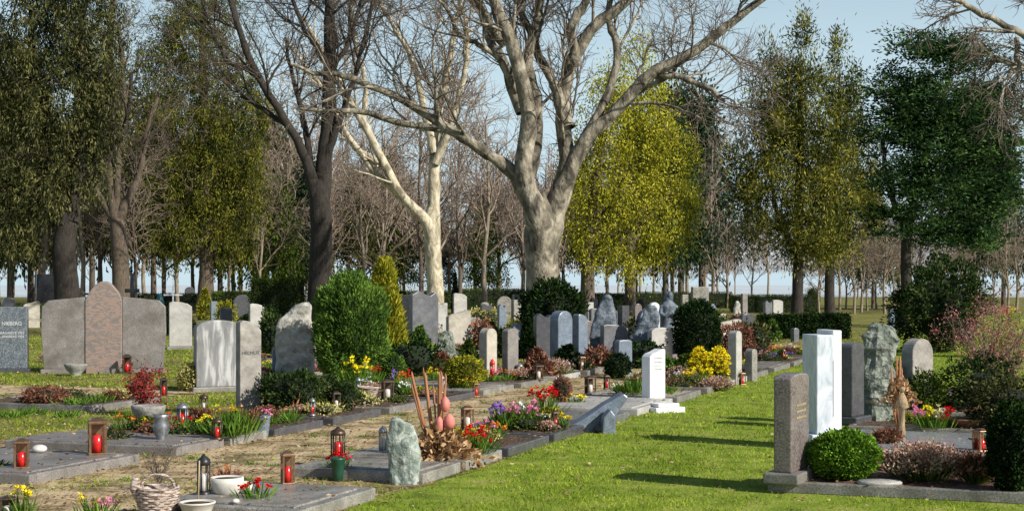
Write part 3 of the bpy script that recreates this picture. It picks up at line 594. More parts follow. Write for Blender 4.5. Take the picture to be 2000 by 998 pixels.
LN=[(42,853,915,36,'bronze','square bronze lantern with red candle on granite slab',1,0),(190,812,890,42,'bronze','large bronze lantern with red candle on granite slab',1,0),(356,784,838,30,'zinc','silver round lantern with red candle',1,1),
(424,813,858,28,'bronze_dark','dark lantern with red candle on grave slab',1,1),(660,832,895,38,'bronze_dark','round dark metal lantern with glowing red candle',1,1),(562,877,947,30,'bronze','tall bronze lantern with red candle on slab edge',1,0),(748,830,884,22,'zinc','small clear grave lantern',0,1),
(757,738,784,26,'bronze_dark','square brown lantern on soil bed',0,0),(913,790,842,26,'bronze','bronze lantern beside dried bouquet',0,0),(657,762,804,18,'bronze_dark','slim bronze lantern',0,0),(1015,718,750,18,'zinc','lantern with red candle',1,1),(1052,710,742,18,'bronze_dark','dark grave lantern',0,0),
(1153,732,772,22,'bronze_dark','square dark lantern with white candle',0,0),(1137,703,732,13,'bronze','small bronze lantern',0,0),(843,690,718,14,'bronze','small bronze lantern on far grave',0,0),(862,742,780,18,'zinc','small metal grave lantern',0,1),(248,690,730,20,'bronze_dark','dark lantern beside brown gravestone',1,0),
(962,700,742,12,'candle','tall red grave candle lantern',1,1),(1325,716,748,14,'bronze_dark','small dark lantern near yellow shrub',0,0),(1500,668,698,14,'bronze_dark','dark lantern on far grave',1,0),(1530,680,702,12,'bronze','bronze lantern on far grave',1,1),(1917,852,900,32,'bronze','copper lantern beside conical bush',1,0),
(15,965,1010,36,'bronze_dark','dark lantern near daffodils',0,0),(398,885,968,34,'iron','tall dark metal lantern shaped like a bell',0,1),(398,768,806,22,'bronze_dark','dark grave vase lantern',0,1),(890,690,715,14,'zinc','small grey lantern',0,1),(1400,720,748,14,'zinc','small grey lantern near stele',0,1),(795,672,700,12,'bronze','small lantern on back grave',1,0),
(913,680,706,10,'bronze','small brass lantern on back grave',0,0),(1185,730,760,12,'bronze_dark','small dark lantern behind leaning stone',1,0),(1110,704,735,12,'zinc','slim grey lantern in shade',0,1),(320,735,775,16,'bronze_dark','small dark lantern by grave bed',1,0),(700,735,770,14,'zinc','small grey lantern beside conifer bush',0,1),(1210,775,802,14,'bronze_dark','small lantern behind leaning gravestone',1,1),
(1085,800,838,16,'bronze_dark','slim dark lantern beside tulips',1,0),(930,745,775,14,'bronze','small bronze lantern by dwarf conifer',1,0),(470,800,838,16,'bronze','slim bronze lantern among bulb leaves',1,1),(610,775,812,16,'zinc','slim grey lantern on soil bed',1,1),(1450,725,752,12,'bronze','small bronze lantern near stele',1,0)]
for a in LN: lantern(a[0],a[1],a[2],a[3],a[4],a[5],bool(a[6]),bool(a[7]))
def vessel(u,vb,wpx,hpx,prof,m,label,name='flower_bowl',cat='bowl',n=20):
    X,D,z0=place(u,vb); s=D/F; w=wpx*s/2; h=hpx*s
    e=thing(name,label,cat,(X,D,z0-.004))
    part(e,'bowl' if cat=='bowl' else 'body',MB().lathe([(a*w,c*h) for a,c in prof]+[(prof[-1][0]*w*.88,prof[-1][1]*h),(prof[-1][0]*w*.8,prof[-1][1]*h*.9)],n=n).mesh('vessel',[M[m]]))
    part(e,'soil_fill',MB().lathe([(prof[-1][0]*w*.79,h*prof[-1][1]*.9+.002),(.01,h*prof[-1][1]*.93)],n=14).mesh('soil_fill',[M['soil']]))
BOWL=[(.35,0),(.5,.06),(.42,.15),(.8,.5),(1,.85),(1,1)]; POT=[(.6,0),(.75,.4),(.95,.9),(1,.92),(1,1)]; URN=[(.55,0),(.5,.1),(.85,.35),(.9,.6),(.65,.85),(.95,1)]
CUP=[(.6,0),(.62,.06),(.8,.5),(.85,.85),(1,1)]
vessel(290,850,66,44,BOWL,'concrete','grey cast stone bowl holding a red shrub')
vessel(315,860,36,52,URN,'zinc','grey metal grave vase with handle','grave_vase','vase')
vessel(512,856,36,46,CUP,'gran_blue','blue-grey stone flower vase','grave_vase','vase')
vessel(660,940,30,48,POT,'greenpl','dark green plastic cemetery vase','grave_vase','vase')
vessel(443,966,66,36,[(.6,0),(.85,.25),(1,.7),(1,1)],'white','round cream ceramic flower pot')
vessel(385,1014,72,36,POT,'white','white flower pot at slab edge')
vessel(104,726,38,20,BOWL,'concrete','stone bowl of heather'); vessel(148,734,44,24,BOWL,'concrete','stone bowl of heather before brown gravestone')
vessel(1738,905,40,26,POT,'white','white pot behind boxwood ball'); vessel(1890,832,76,16,[(.7,0),(.9,.5),(1,.9),(1,1)],'terra','shallow terracotta bowl'); vessel(1060,836,26,26,POT,'zinc','grey pot with flowers','grave_vase','vase')
vessel(1175,845,30,18,[(.7,0),(1,.5),(.6,1)],'gran_dark','dark stone grave bowl'); vessel(720,784,46,30,POT,'wicker','brown wicker basket of daffodils','flower_basket','basket'); vessel(445,836,40,24,BOWL,'terra','small brown planter'); vessel(280,1005,22,30,POT,'candle','red grave candle cup','grave_candle','candle')
for u,v,r_,sz,lb in ((480,966,15,.85,'round white stone ball ornament'),(77,886,15,.55,'pale round pebble on granite slab'),(460,985,8,.6,'small pale pebble on slab'),(500,975,7,.6,'small pale pebble on slab')):
    X,D,z0=place(u,v); k=r_*D/F; solo('stone_ball',MB().ball((0,0,k*sz),k,sz=sz).mesh('stone_ball',[M['white']]),lb,'ornament',(X,D,z0+.01))
X,D,z0=place(308,1012); s=D/F; e=thing('wicker_basket','large pale woven wicker basket holding bare twigs','basket',(X,D,z0),.2)
wv=MB()
for i in range(12):
    z=.02+i*.021; r_=.115+.05*math.sin(min(1,i/9)*math.pi/2)
    ring=[((r_+.006*(-1)**(j+i))*math.cos(2*math.pi*j/24),(r_+.006*(-1)**(j+i))*math.sin(2*math.pi*j/24),z) for j in range(25)]
    wv.tube(ring,.0125,5)
part(e,'basket_body',wv.lathe([(.10,0),(.145,.10),(.155,.25),(.14,.25),(.12,.2)],n=20).mesh('basket_body',[M['wicker']]))
part(e,'spout',MB().tube([(-.12,0,.16),(-.18,-.02,.26),(-.17,-.02,.34)],[.055,.045,.03],10).mesh('spout',[M['wicker']]))
part(e,'handle',MB().tube([(.13*math.cos(a),0,.26+.10*math.sin(a)) for a in np.linspace(0,math.pi,10)],.012,6).mesh('handle',[M['wicker']]))
def dried(u,vb,wpx,hpx,label,n=420,sticks=9,balls=True,big=True,lift=0):
    X,D,z0=place(u,vb); s=D/F; w=wpx*s;h=hpx*s; e=thing('dried_bouquet',label,'bouquet',(X,D,z0-.01))
    C=rng.normal(size=(n,3))*np.array([w*.22,w*.18,0]); C[:,2]=rng.random(n)*h*(.34 if not lift else .3)*(1-np.clip(np.abs(C[:,0])/(w*.6),0,1))+lift*h
    sz=.10 if big else .07
    part(e,'dry_leaves',mesh_np('dry_leaves',[(*cards(C,sz*rng.uniform(.5,1.3,n),sz*.5,nrm((C-np.array([0,0,lift*h]))+rng.normal(size=(n,3))*.2+np.array([0,0,-.02]))),0,False)],[L['dry']]))
    b=MB()
    for i in range(sticks):
        x=random.uniform(-.4,.15)*w; t=random.uniform(.5,1); rd=random.uniform(.008,.017)
        b.tube([(x*.2,random.uniform(-.05,.05),.05),(x*.6-.02,0,h*.4*t),(x-.03*w,0,h*t*.95),(x-.035*w,0,h*t)],[rd,rd*1.2,rd,rd*.3],6)
    part(e,'sticks',b.mesh('sticks',[M['wood']]))
    if balls:
        b=MB()
        for bx,bz,r_ in ((.06,.52,.05),(.12,.33,.06),(-.02,.30,.045)): b.lathe([(.01,-.0),(r_*.8,.02),(r_,.06),(r_*.9,.12),(r_*.3,.155),(.01,.16)],(bx*w,-.1,bz*h),12)
        part(e,'seed_heads',b.mesh('seed_heads',[M['candle_p']]))
dried(862,893,136,178,'large dried flower bouquet with red-brown pods',n=1100,sticks=11)
dried(575,818,84,40,'dried brown leaf arrangement on soil bed',n=420,sticks=3,balls=False,big=False)
dried(1757,852,62,165,'straw figure bundle with dried leaf wings',n=520,sticks=7,balls=False,big=False,lift=.42)
X,D,z0=place(1757,853); b=MB().lathe([(.05,0),(.035,.15),(.04,.34),(.085,.36),(.05,.48),(.015,.54)],n=12); b.ball((0,-.02,.57),.035); solo('straw_doll',b.mesh('straw_doll',[M['straw']]),'small straw doll standing beside rock gravestone','ornament',(X,D-.1,z0))

# ---------------------------------------------------------------- low plants
bush(1587,1727,842,938,'box','round clipped bright green boxwood ball','boxwood',n=12000,ls=.032,lw=.02,lump=.07)
bush(1936,2030,785,960,'yew','dark conical clipped bush at grave edge','conical_bush','ball',n=7000,ls=.04,lw=.02,lump=.06)
bush(610,754,532,755,'thuja','large dense upright oval green conifer bush','conifer_bush','ball',n=24000,ls=.10,lw=.024,lump=.09,upb=.9)
bush(712,790,514,715,'thuja_y','golden-green columnar conifer bush','conifer_bush','column',n=8000,ls=.17,lw=.045,lump=.2,upb=1.2)
bush(505,642,728,802,'darkshrub','low spreading dark green dwarf conifer','dwarf_conifer',n=7000,ls=.07,lw=.02,lump=.25)
bush(640,700,745,802,'darkshrub','small dark green dwarf bush','dwarf_conifer',n=2500,ls=.05,lw=.02,lump=.2)
bush(735,792,690,745,'thuja','small green bush behind lantern','bush',n=2500,ls=.06,lw=.025)
bush(868,947,708,770,'thuja_y','rounded yellow-green dwarf conifer','dwarf_conifer',n=4500,ls=.06,lw=.025)
bush(345,398,710,765,'variegated','cream variegated euonymus bush','variegated_bush',n=1600,ls=.05,lw=.03)
bush(1018,1142,552,690,'yew','very dark rounded yew in shade','yew_bush',n=7000,ls=.12,lw=.05,lump=.15)
bush(1316,1410,586,715,'yew','dark egg-shaped clipped yew','yew_bush',n=7000,ls=.09,lw=.035,lump=.05)
bush(1010,1050,620,715,'yew','small dark conical yew','yew_bush','cone',n=3000,ls=.09,lw=.04)
bush(1395,1478,633,702,'rust','rust-brown leafy shrub','shrub',n=2500,ls=.07,lw=.04,core=.6,lump=.2)
bush(1078,1116,745,800,'rust','small brown-green heather bush','shrub',n=1200,ls=.04,lw=.02)
bush(1762,1925,512,690,'darkshrub','large dark evergreen shrub with sunlit edges','evergreen_shrub',n=14000,ls=.12,lw=.05,core=.7,lump=.3)
bush(380,418,562,625,'thuja_y','small golden conifer','conifer_bush','cone',n=1800,ls=.14,lw=.06)
bush(905,985,600,640,'variegated','cream and green variegated shrub','variegated_bush',n=2500,ls=.08,lw=.05,lump=.25)
bush(270,310,580,632,'olive','dark tangled shrub near metal cross','shrub',n=2500,ls=.12,lw=.06,lump=.3)
bush(300,345,600,655,'darkshrub','dark green low shrub','shrub',n=1500,ls=.1,lw=.05,lump=.3)
bush(420,460,590,640,'thuja_y','yellow-green low shrub','shrub',n=1500,ls=.1,lw=.05,lump=.3)
bush(505,545,610,700,'darkshrub','dark shrub beside pale monolith','shrub',n=2500,ls=.09,lw=.04,lump=.3)
bush(612,660,545,620,'hedge','green shrub behind conifer bush','shrub',n=2000,ls=.12,lw=.06,lump=.3)
bush(40,125,768,800,'rust','low reddish groundcover plants','groundcover',n=1500,ls=.05,lw=.025,core=.6)
bush(1575,1605,560,590,'hedge','small round topiary','topiary',n=900,ls=.12,lw=.06); bush(880,898,530,612,'yew','slim dark columnar conifer','conifer_bush','cone',n=1200,ls=.15,lw=.06)
bush(1860,1990,700,800,'darkshrub','spreading cotoneaster shrub','cotoneaster',n=3000,ls=.06,lw=.03,core=.45,lump=.35)
bush(1900,2060,740,835,'olive','broad evergreen shrub at grave edge','evergreen_shrub',n=4000,ls=.06,lw=.03,core=.6,lump=.3)
bush(1700,1765,700,790,'hedge','small green shrub behind rock gravestone','shrub',n=1500,ls=.06,lw=.03,lump=.3)
bush(1180,1235,690,740,'yew','dark low shrub in shade','shrub',n=1500,ls=.06,lw=.03)
bush(1780,1850,730,800,'hedge','mid-green shrub below rounded gravestone','shrub',n=2000,ls=.06,lw=.03,lump=.3,core=.6)
rs=random.Random(8)
for u,vb in ((760,660),(880,672),(945,690),(1010,662),(1100,662),(1165,640),(1205,672),(1260,720),(1290,735),(1345,735),(1370,672),(1440,650),(1475,700),(1510,668),(1050,735),(1110,722),(820,705),(780,690),(900,645),(1235,690),(660,640),(590,628),(480,640),(370,645),(150,640),(210,640),(20,655),(1400,672),(1330,640),(1185,625),(1280,628),(990,700),(845,640),(1530,640),(860,725),(915,720),(805,735),(1170,725),(1130,700),(960,665),(735,650)):
    D=H*F/(vb-HV); k=F/D; w_=rs.uniform(.5,1.1)*k; h_=rs.uniform(.35,1.0)*k; lm=rs.choice(['yew','hedge','darkshrub','thuja_y','hedge','yew','olive','rust','thuja'])
    bush(u-w_/2,u+w_/2,vb-h_,vb,lm,{'yew':'dark yew shrub','hedge':'green leafy shrub','darkshrub':'dark evergreen shrub','thuja_y':'golden-green dwarf conifer','olive':'olive-green shrub','rust':'rust-brown shrub','thuja':'bright green dwarf conifer'}[lm]+' planted among graves','shrub',rs.choice(['ball','ball','cone']),n=1100,ls=.1,lw=.05,lump=.3,group='shrubs among the graves')
hedge(488,588,548,650,1.2,'tall clipped dark green hedge block',n=6000)
hedge(414,490,572,618,.8,'low clipped hedge far behind graves'); hedge(900,1022,566,604,.9,'clipped hedge behind variegated shrubs')
hedge(1236,1430,572,602,1,'long low clipped hedge row'); hedge(1430,1600,578,610,1,'long low clipped hedge row'); hedge(1490,1570,620,662,1.2,'dark low clipped hedge block',lm='yew'); hedge(1575,1660,618,662,1.2,'dark low clipped hedge block',lm='yew')
hedge(700,790,572,612,1,'low clipped hedge behind graves',lm='yew'); hedge(1140,1240,575,606,1,'low clipped hedge in tree shade',lm='yew')
hedge(-60,130,596,622,1,'low clipped hedge far behind graves'); hedge(560,720,570,600,1,'low clipped hedge far behind graves'); hedge(240,420,575,606,1,'low clipped hedge far behind graves',lm='yew'); hedge(780,900,570,603,1,'low clipped hedge behind graves')
tuft(456,852,80,70,'tuft of fresh green bulb leaves','leafy_plant',n=260,lw=.022)
for u,v in ((150,790),(190,785),(230,790),(130,815),(60,810),(250,820),(20,815)): tuft(u,v,56,26,'spring bulb leaves in grave bed','leafy_plant',n=150,lw=.014,spread=.7,group='bulb leaves')
tuft(700,775,70,70,'yellow daffodils in a basket','daffodils',flowers=['yellow','yellow'],nf=10,fs=.095,n=160,group='spring flowers')
tuft(725,758,40,50,'pale daffodils and red primroses','spring_flowers',flowers=['cream','red'],nf=7,fs=.07,n=80)
tuft(785,775,44,42,'purple and red primroses','primroses',flowers=['purple','orange','red'],nf=9,fs=.06,n=60)
tuft(985,838,56,56,'purple hyacinths on grave','hyacinths',flowers=['purple','pink'],nf=26,fs=.055,n=110,lw=.018)
tuft(1030,836,46,56,'pink and white hyacinths on grave','hyacinths',flowers=['white','pink'],nf=26,fs=.055,n=100,lw=.018)
tuft(1060,825,54,60,'dark red tulips in a pot','tulips',flowers=['red','red'],nf=16,fs=.075,n=90)
tuft(932,888,50,58,'dark red tulips beside dried bouquet','tulips',flowers=['red','red'],nf=14,fs=.06,n=130)
tuft(1822,836,80,44,'bowl of mixed orange and pink flowers','flower_arrangement',flowers=['pink','yellow','cream','red'],nf=16,fs=.06,n=90)
tuft(40,1010,50,64,'yellow daffodils at slab edge','daffodils',flowers='yellow',nf=7,fs=.06,n=60)
tuft(190,1012,70,56,'pink hyacinth and yellow daffodils','spring_flowers',flowers=['yellow','pink'],nf=7,fs=.05,n=80)
tuft(445,940,50,36,'small brown flowering plant in cream pot','potted_plant',flowers='orange',nf=8,fs=.03,n=160,lm='rust')
tuft(1385,748,78,72,'bright yellow forsythia branches','forsythia',flowers=['yellow','yellow'],nf=150,fs=.075,n=40,lm='hedge',low=.3)
tuft(1365,752,60,36,'yellow daffodils near gravestone','daffodils',flowers=['yellow'],nf=40,fs=.07,n=60)
tuft(1970,628,40,30,'distant red and yellow flowers','spring_flowers',flowers=['red','yellow'],nf=14,fs=.12,n=60,lw=.03)
tuft(870,662,40,30,'small red and green grave plants','spring_flowers',flowers=['red','white'],nf=8,fs=.08,n=60)
tuft(960,745,30,26,'red and pink grave flowers','spring_flowers',flowers=['red','pink'],nf=8,fs=.05,n=60)
tuft(1520,690,70,20,'mixed low grave flowers','spring_flowers',flowers=['red','yellow','white'],nf=9,fs=.07,n=60)
tuft(1240,770,56,52,'pale green spiky grave plant','leafy_plant',n=160,lw=.02,flowers='white',nf=8,fs=.04)
heather(103,708,40,26,'pale pink heather in stone bowl'); heather(148,716,48,26,'pale pink heather in stone bowl'); heather(1812,940,120,76,'large pinkish brown heather plant on mulch',n=1500); heather(1912,945,66,62,'dark russet heather plant on mulch','rust',n=900)
heather(1080,742,60,34,'pink heather on grave'); heather(1400,765,56,30,'pink-brown heather on grave'); heather(1270,765,40,34,'dark heather plants','rust'); heather(395,828,44,30,'small brown heather plant','rust'); heather(1345,760,36,26,'pale heather near yellow shrub'); heather(480,842,34,40,'rust coloured small plant','rust'); heather(1735,885,36,30,'rust heather in white pot','rust')
pr_=random.Random(3)
for (cn,Lb,W,z),kd in zip(list(PLOTS),KINDS):
    if kd=='slab' : cnt=1
    elif kd=='mulch': cnt=0
    else: cnt=9
    for i in range(cnt):
        p=cn+AX*pr_.uniform(.2,W-.2)-BX*pr_.uniform(.2,Lb-.3); X,D=p
        if D>44: continue
        u=1000+X/D*F; v=HV+(H-ZT)/D*F; k=F/D; w_=pr_.uniform(.18,.42); h_=pr_.uniform(.1,.26); c=pr_.randrange(8)
        if abs(u-787)<60 and v>880: continue
        if c==0: heather(u,v,w_*k,h_*k,'small heather plant in grave bed',pr_.choice(['heather','rust']),n=260)
        elif c in(1,7): tuft(u,v,w_*k,h_*k,'small flowering bedding plant on grave','bedding_plant',flowers=[pr_.choice(['yellow','pink','white','purple','red','orange'])],nf=13,fs=.055,n=60,group='bedding plants')
        elif c==2: tuft(u,v,w_*k,h_*k,'leafy green plant in grave bed','leafy_plant',n=110,spread=.6,group='bedding plants')
        else:
            me=mesh_np('groundcover',leafball(w_*1.3,w_*1.1,h_*.8,500,.045,.022,.7,lump=.3),[L[pr_.choice(['hedge','darkshrub','variegated','thuja_y','rust','olive'])],M['core']])
            solo('groundcover_plant',me,'low cushion of groundcover foliage on grave','plant',(X,D,ZT-.03),0,'groundcover plants')
for i in range(26):
    t=pr_.uniform(-1,12); p=A0+AX*t+BX*pr_.uniform(-3.5,-1.4)
    if inplot(*p,mg=.1) is not None: continue
    X,D=p; u=1000+X/D*F; v=HV+H/D*F; k=F/D
    tuft(u,v,.2*k,.08*k,'small weed tuft growing in earth path','weed_tuft',n=50,spread=.8,lw=.01,group='weed tufts')
twiggy(282,812,80,92,'loose red-leaved nandina shrub in stone bowl',leaf=L['redleaf'],name='red_shrub',r=.007,nl=2,lsz=.045)
twiggy(1925,770,210,180,'pink-budded maple shrub with bare twigs',m='twig',leaf=L['bud'],k=14,r=.014,nl=2,lsz=.045)
twiggy(1965,790,150,150,'bare reddish branching shrub',m='twig',k=10,leaf=L['bud'],nl=1)
twiggy(310,962,90,110,'pale bare twigs arranged in a pot',k=5,r=.006)
X,D,z0=place(387,985); solo('garden_stake',MB().tube([(0,0,0),(.01,0,.36)],.006,6).mesh('garden_stake',[M['gold']]),'thin wooden stake standing in a pot','stake',(X,D,z0))
X,D,z0=place(1718,945); solo('stepping_stone',MB().lathe([(.2,0),(.21,.02),(.19,.035),(.02,.038)],n=14,sy=.7).mesh('stepping_stone',[M['gran_light']]),'flat oval stepping stone on bark mulch','stone',(X,D,z0))

# ---------------------------------------------------------------- trees
def crownclumps(blobs,D,u0,dens=26,seed=0):
    C=[]
    for (u,v,ru,rv) in blobs:
        s=D/F; x=(u-u0)*s; z=H-(v-HV)*s; rx=ru*s; rz=rv*s; n=max(12,int(dens*rx*rz))
        ra=rng.uniform(.35,1.05,(n,1)); ra[rng.random(n)<.16]*=1.28
        q=nrm(rng.normal(size=(n,3)))*ra
        C.append(q*np.array([rx,rx*.85,rz])+np.array([x,0,z]))
    return np.concatenate(C)
def leafcrown(C,m,spread,ls,lw,droop=0.):
    n=len(C)*m; c=np.repeat(C,m,0); sz=np.repeat(rng.uniform(.5,1.7,len(C)),m)[:,None]
    zs=1.8 if abs(droop)>.45 else (.45 if droop==-.3 else .7); hs=1.4 if droop==-.3 else 1
    off=rng.normal(size=(n,3))*np.array([spread*hs,spread*hs,spread*zs])*sz
    d=nrm(off+rng.normal(size=(n,3))*spread*.6+np.array([0,0,-droop*spread*1.6]))
    return cards(c+off,ls*rng.uniform(.6,1.3,n),lw,d)
def limbset(D,u0,vb,specs,n=24,lr=1.,knob=.05):
    s=D/F; P=[];R=[]
    for j,(pts,dy) in enumerate(specs):
        k=len(pts); q=[((u-u0)*s,dy*i/(k-1),max(-.1,H-(v-HV)*s),r*s*(lr if j else 1)) for i,(u,v,r) in enumerate(pts)]
        a=resample(q,n)
        if j: a[2:,:3]+=np.cumsum(rng.normal(size=(n-2,3))*.03,0)
        P.append(a[:,:3]);R.append(np.maximum(a[:,3],.01)*(1+rng.normal(size=n)*(knob if j else .02)))
    return np.array(P),np.array(R)
def bigtree(u0,vb,specs,bark,twig,label,name='bare_tree',k=(7,7,5),lens=((1.8,4.8),(.8,2.4),(.4,1.1)),up=.05,crown=None,rmin=.011,tm=.3,flare=True,lr=.9):
    D=H*F/(vb-HV); P,R=limbset(D,u0,vb,specs,lr=lr)
    if flare: R[0][:4]*=np.array([1.3,1.12,1.05,1.02])
    R[0][-4:]*=np.array([.92,.75,.45,.1])
    e=thing(name,label,'tree',((u0-1000)/F*D,D,0))
    part(e,'trunk',mesh_np('trunk',[(*tubes(P,R,14),0,True)],[M[bark]]))
    L1,r1=kids(P[1:],R[1:],k[0],*lens[0],n=9,ang=(.4,1.),rr=.42,up=up,tmin=tm,rmin=.02,rmax=.06,wig=.16); L2,r2=kids(L1,r1,k[1],*lens[1],n=7,ang=(.4,1.),rr=.5,up=up,rmin=.013,wig=.17); L3,r3=kids(L2,r2,k[2],*lens[2],n=5,rr=.6,up=up*.5,rmin=rmin,wig=.2)
    part(e,'branches',mesh_np('branches',[(*tubes(L1,r1,7),0,True),(*tubes(L2,r2,4),1,True),(*tubes(L3,r3,3),1,True)],[M[bark],M[twig]]))
    if crown:
        bl,dens,m,sp,ls,lw,lm,dr=crown; C=crownclumps(bl,D,u0,dens)
        part(e,'crown',mesh_np('crown',[(*leafcrown(C,m,sp,ls,lw,dr),0,False)],[L[lm]]))
    return e
bigtree(1062,668,[
 ([(1062,672,40),(1060,600,34),(1059,520,32),(1058,460,34),(1060,415,27),(1062,375,13)],0),
 ([(1056,560,20),(1050,480,26),(1036,405,24),(1018,335,20),(1028,240,18),(1012,160,16),(985,80,14),(955,10,12),(930,-80,8)],-1.),
 ([(1062,560,20),(1070,475,26),(1088,395,24),(1112,320,20),(1106,230,16),(1120,140,14),(1165,60,12),(1235,0,10),(1290,-90,6)],.8),
 ([(1092,390,18),(1120,315,18),(1150,265,15),(1195,222,13),(1255,150,12),(1330,110,11),(1400,55,9),(1480,-5,7),(1560,-70,5)],-.5),
 ([(1024,370,16),(1045,290,14),(1052,200,12),(1035,110,10),(1060,20,8),(1065,-90,5)],.7),
 ([(1030,395,14),(995,335,12),(940,300,9),(880,268,8),(800,248,7),(700,220,6),(600,215,3)],-1.5),
 ([(1018,360,12),(985,325,11),(930,290,10),(840,235,9),(760,190,8),(690,158,7),(620,145,5),(575,130,3)],-2.),
 ([(1020,220,14),(985,130,11),(950,70,9),(930,0,7),(880,-80,5)],1.5),
 ([(1110,250,15),(1085,160,11),(1050,80,9),(1020,-10,7)],1.3),
 ([(1125,130,13),(1120,60,10),(1150,-20,8),(1140,-100,5)],-1.),
 ([(1128,300,12),(1180,180,9),(1205,90,8),(1190,10,7),(1230,-80,4)],1.),
 ([(1260,150,8),(1320,150,6),(1390,175,5),(1410,200,3)],-.8),
 ([(1150,260,8),(1230,190,6),(1300,150,5),(1340,90,3)],1.4),
 ([(1010,180,8),(960,110,6),(900,90,5),(850,30,3)],-1.8),
 ([(985,90,10),(930,20,7),(870,-40,4)],-1.)],
 'bark_plane','twig','huge bare plane tree with mottled grey-tan bark and spreading limbs','plane_tree',k=(7,8,7),lr=.92,tm=.36)
bigtree(848,628,[
 ([(850,632,19),(850,560,16),(845,480,16),(843,430,14),(843,395,6)],0),
 ([(846,510,11),(840,450,14),(815,415,11),(780,380,10),(742,320,9),(705,250,8),(665,180,7),(640,130,5),(600,50,3)],-1),
 ([(846,510,11),(848,440,14),(850,380,13),(848,310,12),(848,260,10),(862,180,9),(872,110,7),(885,40,5),(905,-60,3)],.5),
 ([(848,300,11),(825,210,8),(805,120,6),(770,50,5),(730,-30,3)],1),
 ([(850,320,10),(880,250,7),(905,160,6),(912,80,5),(895,0,3)],-1),
 ([(740,320,8),(690,290,6),(650,250,5),(600,200,3)],.8),
 ([(705,250,7),(720,160,5),(700,80,4),(690,-20,3)],.8),
 ([(780,385,7),(690,280,6),(640,200,4),(560,100,3)],-1.5)],
 'bark_plane2','twig','sunlit pale-barked bare plane tree with forked trunk','plane_tree',k=(7,8,5),tm=.36)
bigtree(622,650,[
 ([(622,655,25),(624,570,23),(628,460,22),(624,380,19),(624,330,8)],0),
 ([(626,450,16),(628,370,18),(633,290,17),(635,180,15),(634,60,13),(632,-60,11),(630,-160,8)],.3),
 ([(622,430,12),(610,360,13),(594,310,11),(560,240,9),(515,175,8),(478,100,7),(450,20,6),(430,-80,4)],-.8),
 ([(612,350,8),(594,270,7),(575,190,5),(545,80,3)],1),
 ([(634,320,10),(665,230,7),(700,150,5),(725,50,4),(740,-60,3)],-.8),
 ([(560,240,7),(520,220,5),(470,190,4),(430,150,3)],-.5),
 ([(634,120,8),(600,60,5),(570,-20,4)],.8),([(636,160,8),(680,80,5),(700,-20,4)],.8),([(500,150,5),(440,100,4),(400,30,3),(380,-40,2)],.6)],
 'bark_dark','bark_mid','dark straight-trunked bare deciduous tree in shade',k=(8,8,6))
bigtree(132,632,[
 ([(132,636,27),(130,560,24),(125,480,22),(140,400,18)],0),([(130,440,20),(112,330,14),(90,230,11),(60,120,8),(50,0,6)],.8),([(140,430,18),(165,320,12),(175,200,10),(172,80,9),(180,-40,6)],-.2),([(140,400,12),(200,330,8),(245,250,6),(260,150,4)],.5)],
 'bark_dark','bark_dark','thick dark-trunked evergreen tree with olive foliage','evergreen_tree',k=(5,5,3),
 crown=([(60,60,120,120),(130,180,120,110),(30,290,100,120),(170,60,80,110),(70,390,90,70),(160,290,70,90),(0,150,90,120),(120,-60,140,100),(190,200,50,90),(130,350,70,60),(-30,420,70,90),(20,470,60,50)],20,58,.18,.26,.058,'olive',1.3))
bigtree(238,622,[
 ([(238,626,20),(236,540,17),(232,460,16),(225,410,12)],0),([(228,430,14),(190,380,10),(160,320,8),(150,230,6),(165,120,4)],.6),([(226,440,13),(215,330,11),(205,230,9),(215,120,8),(220,0,6),(230,-80,4)],-.4),([(230,430,12),(260,360,8),(275,280,6),(300,180,4)],.6),([(226,420,8),(235,300,7),(250,180,5),(245,60,4)],-1)],
 'bark_mid','bark_mid','slender brown-barked bare tree with curving limbs',k=(8,8,6))
bigtree(398,612,[
 ([(398,616,17),(402,560,15),(404,500,14),(400,400,12),(398,250,10),(396,80,7),(398,-60,3)],0),([(402,400,6),(440,360,4),(480,350,2)],.4),([(398,300,6),(350,270,4),(310,260,2)],.4)],
 'bark_mid','bark_dark','tall mossy evergreen tree with drooping yellow-green foliage','evergreen_tree',k=(5,4,3),
 crown=([(395,-20,90,90),(380,80,110,80),(425,170,100,80),(370,240,105,80),(430,290,95,75),(390,350,105,70),(330,400,60,80),(440,410,85,60),(380,450,90,55),(325,480,50,50),(460,480,55,45),(490,360,40,70),(320,150,60,90),(490,230,40,60)],19,58,.18,.26,.056,'ivyt',1.3))
bigtree(1150,618,[
 ([(1150,620,15),(1148,560,13),(1150,480,12),(1160,380,9),(1180,250,7),(1190,120,4)],0),([(1150,470,8),(1200,380,6),(1250,300,4)],.5),([(1155,470,8),(1250,440,6),(1310,380,4)],-.5)],
 'bark_mid','bark_mid','dense yellow-green leafy evergreen tree behind the plane','leafy_tree',k=(3,3,2),
 crown=([(1240,100,30,40),(1205,165,55,50),(1275,170,35,40),(1200,240,75,60),(1285,255,60,60),(1215,330,95,70),(1165,400,65,70),(1310,345,60,60),(1250,415,85,45),(1150,480,50,36),(1340,290,24,40),(1352,390,26,36),(1300,465,50,24),(1125,330,34,50),(1215,490,46,22),(1335,445,24,30),(1170,510,40,24),(1270,500,50,20),(1125,430,34,50),(1230,525,40,14)],17,56,.24,.19,.08,'yellow_tree',.8))
bigtree(1232,615,[([(1232,617,11),(1230,560,10),(1228,480,8),(1230,400,6)],0),([(1230,460,5),(1250,420,4),(1260,380,2)],.4),([(1230,440,5),(1210,400,4),(1200,370,2)],.4),([(1230,500,5),(1245,470,4),(1270,440,2)],.4)],'bark_mid','bark_mid','slim tree trunk under the yellow-green crown','leafy_tree',k=(4,3,2))
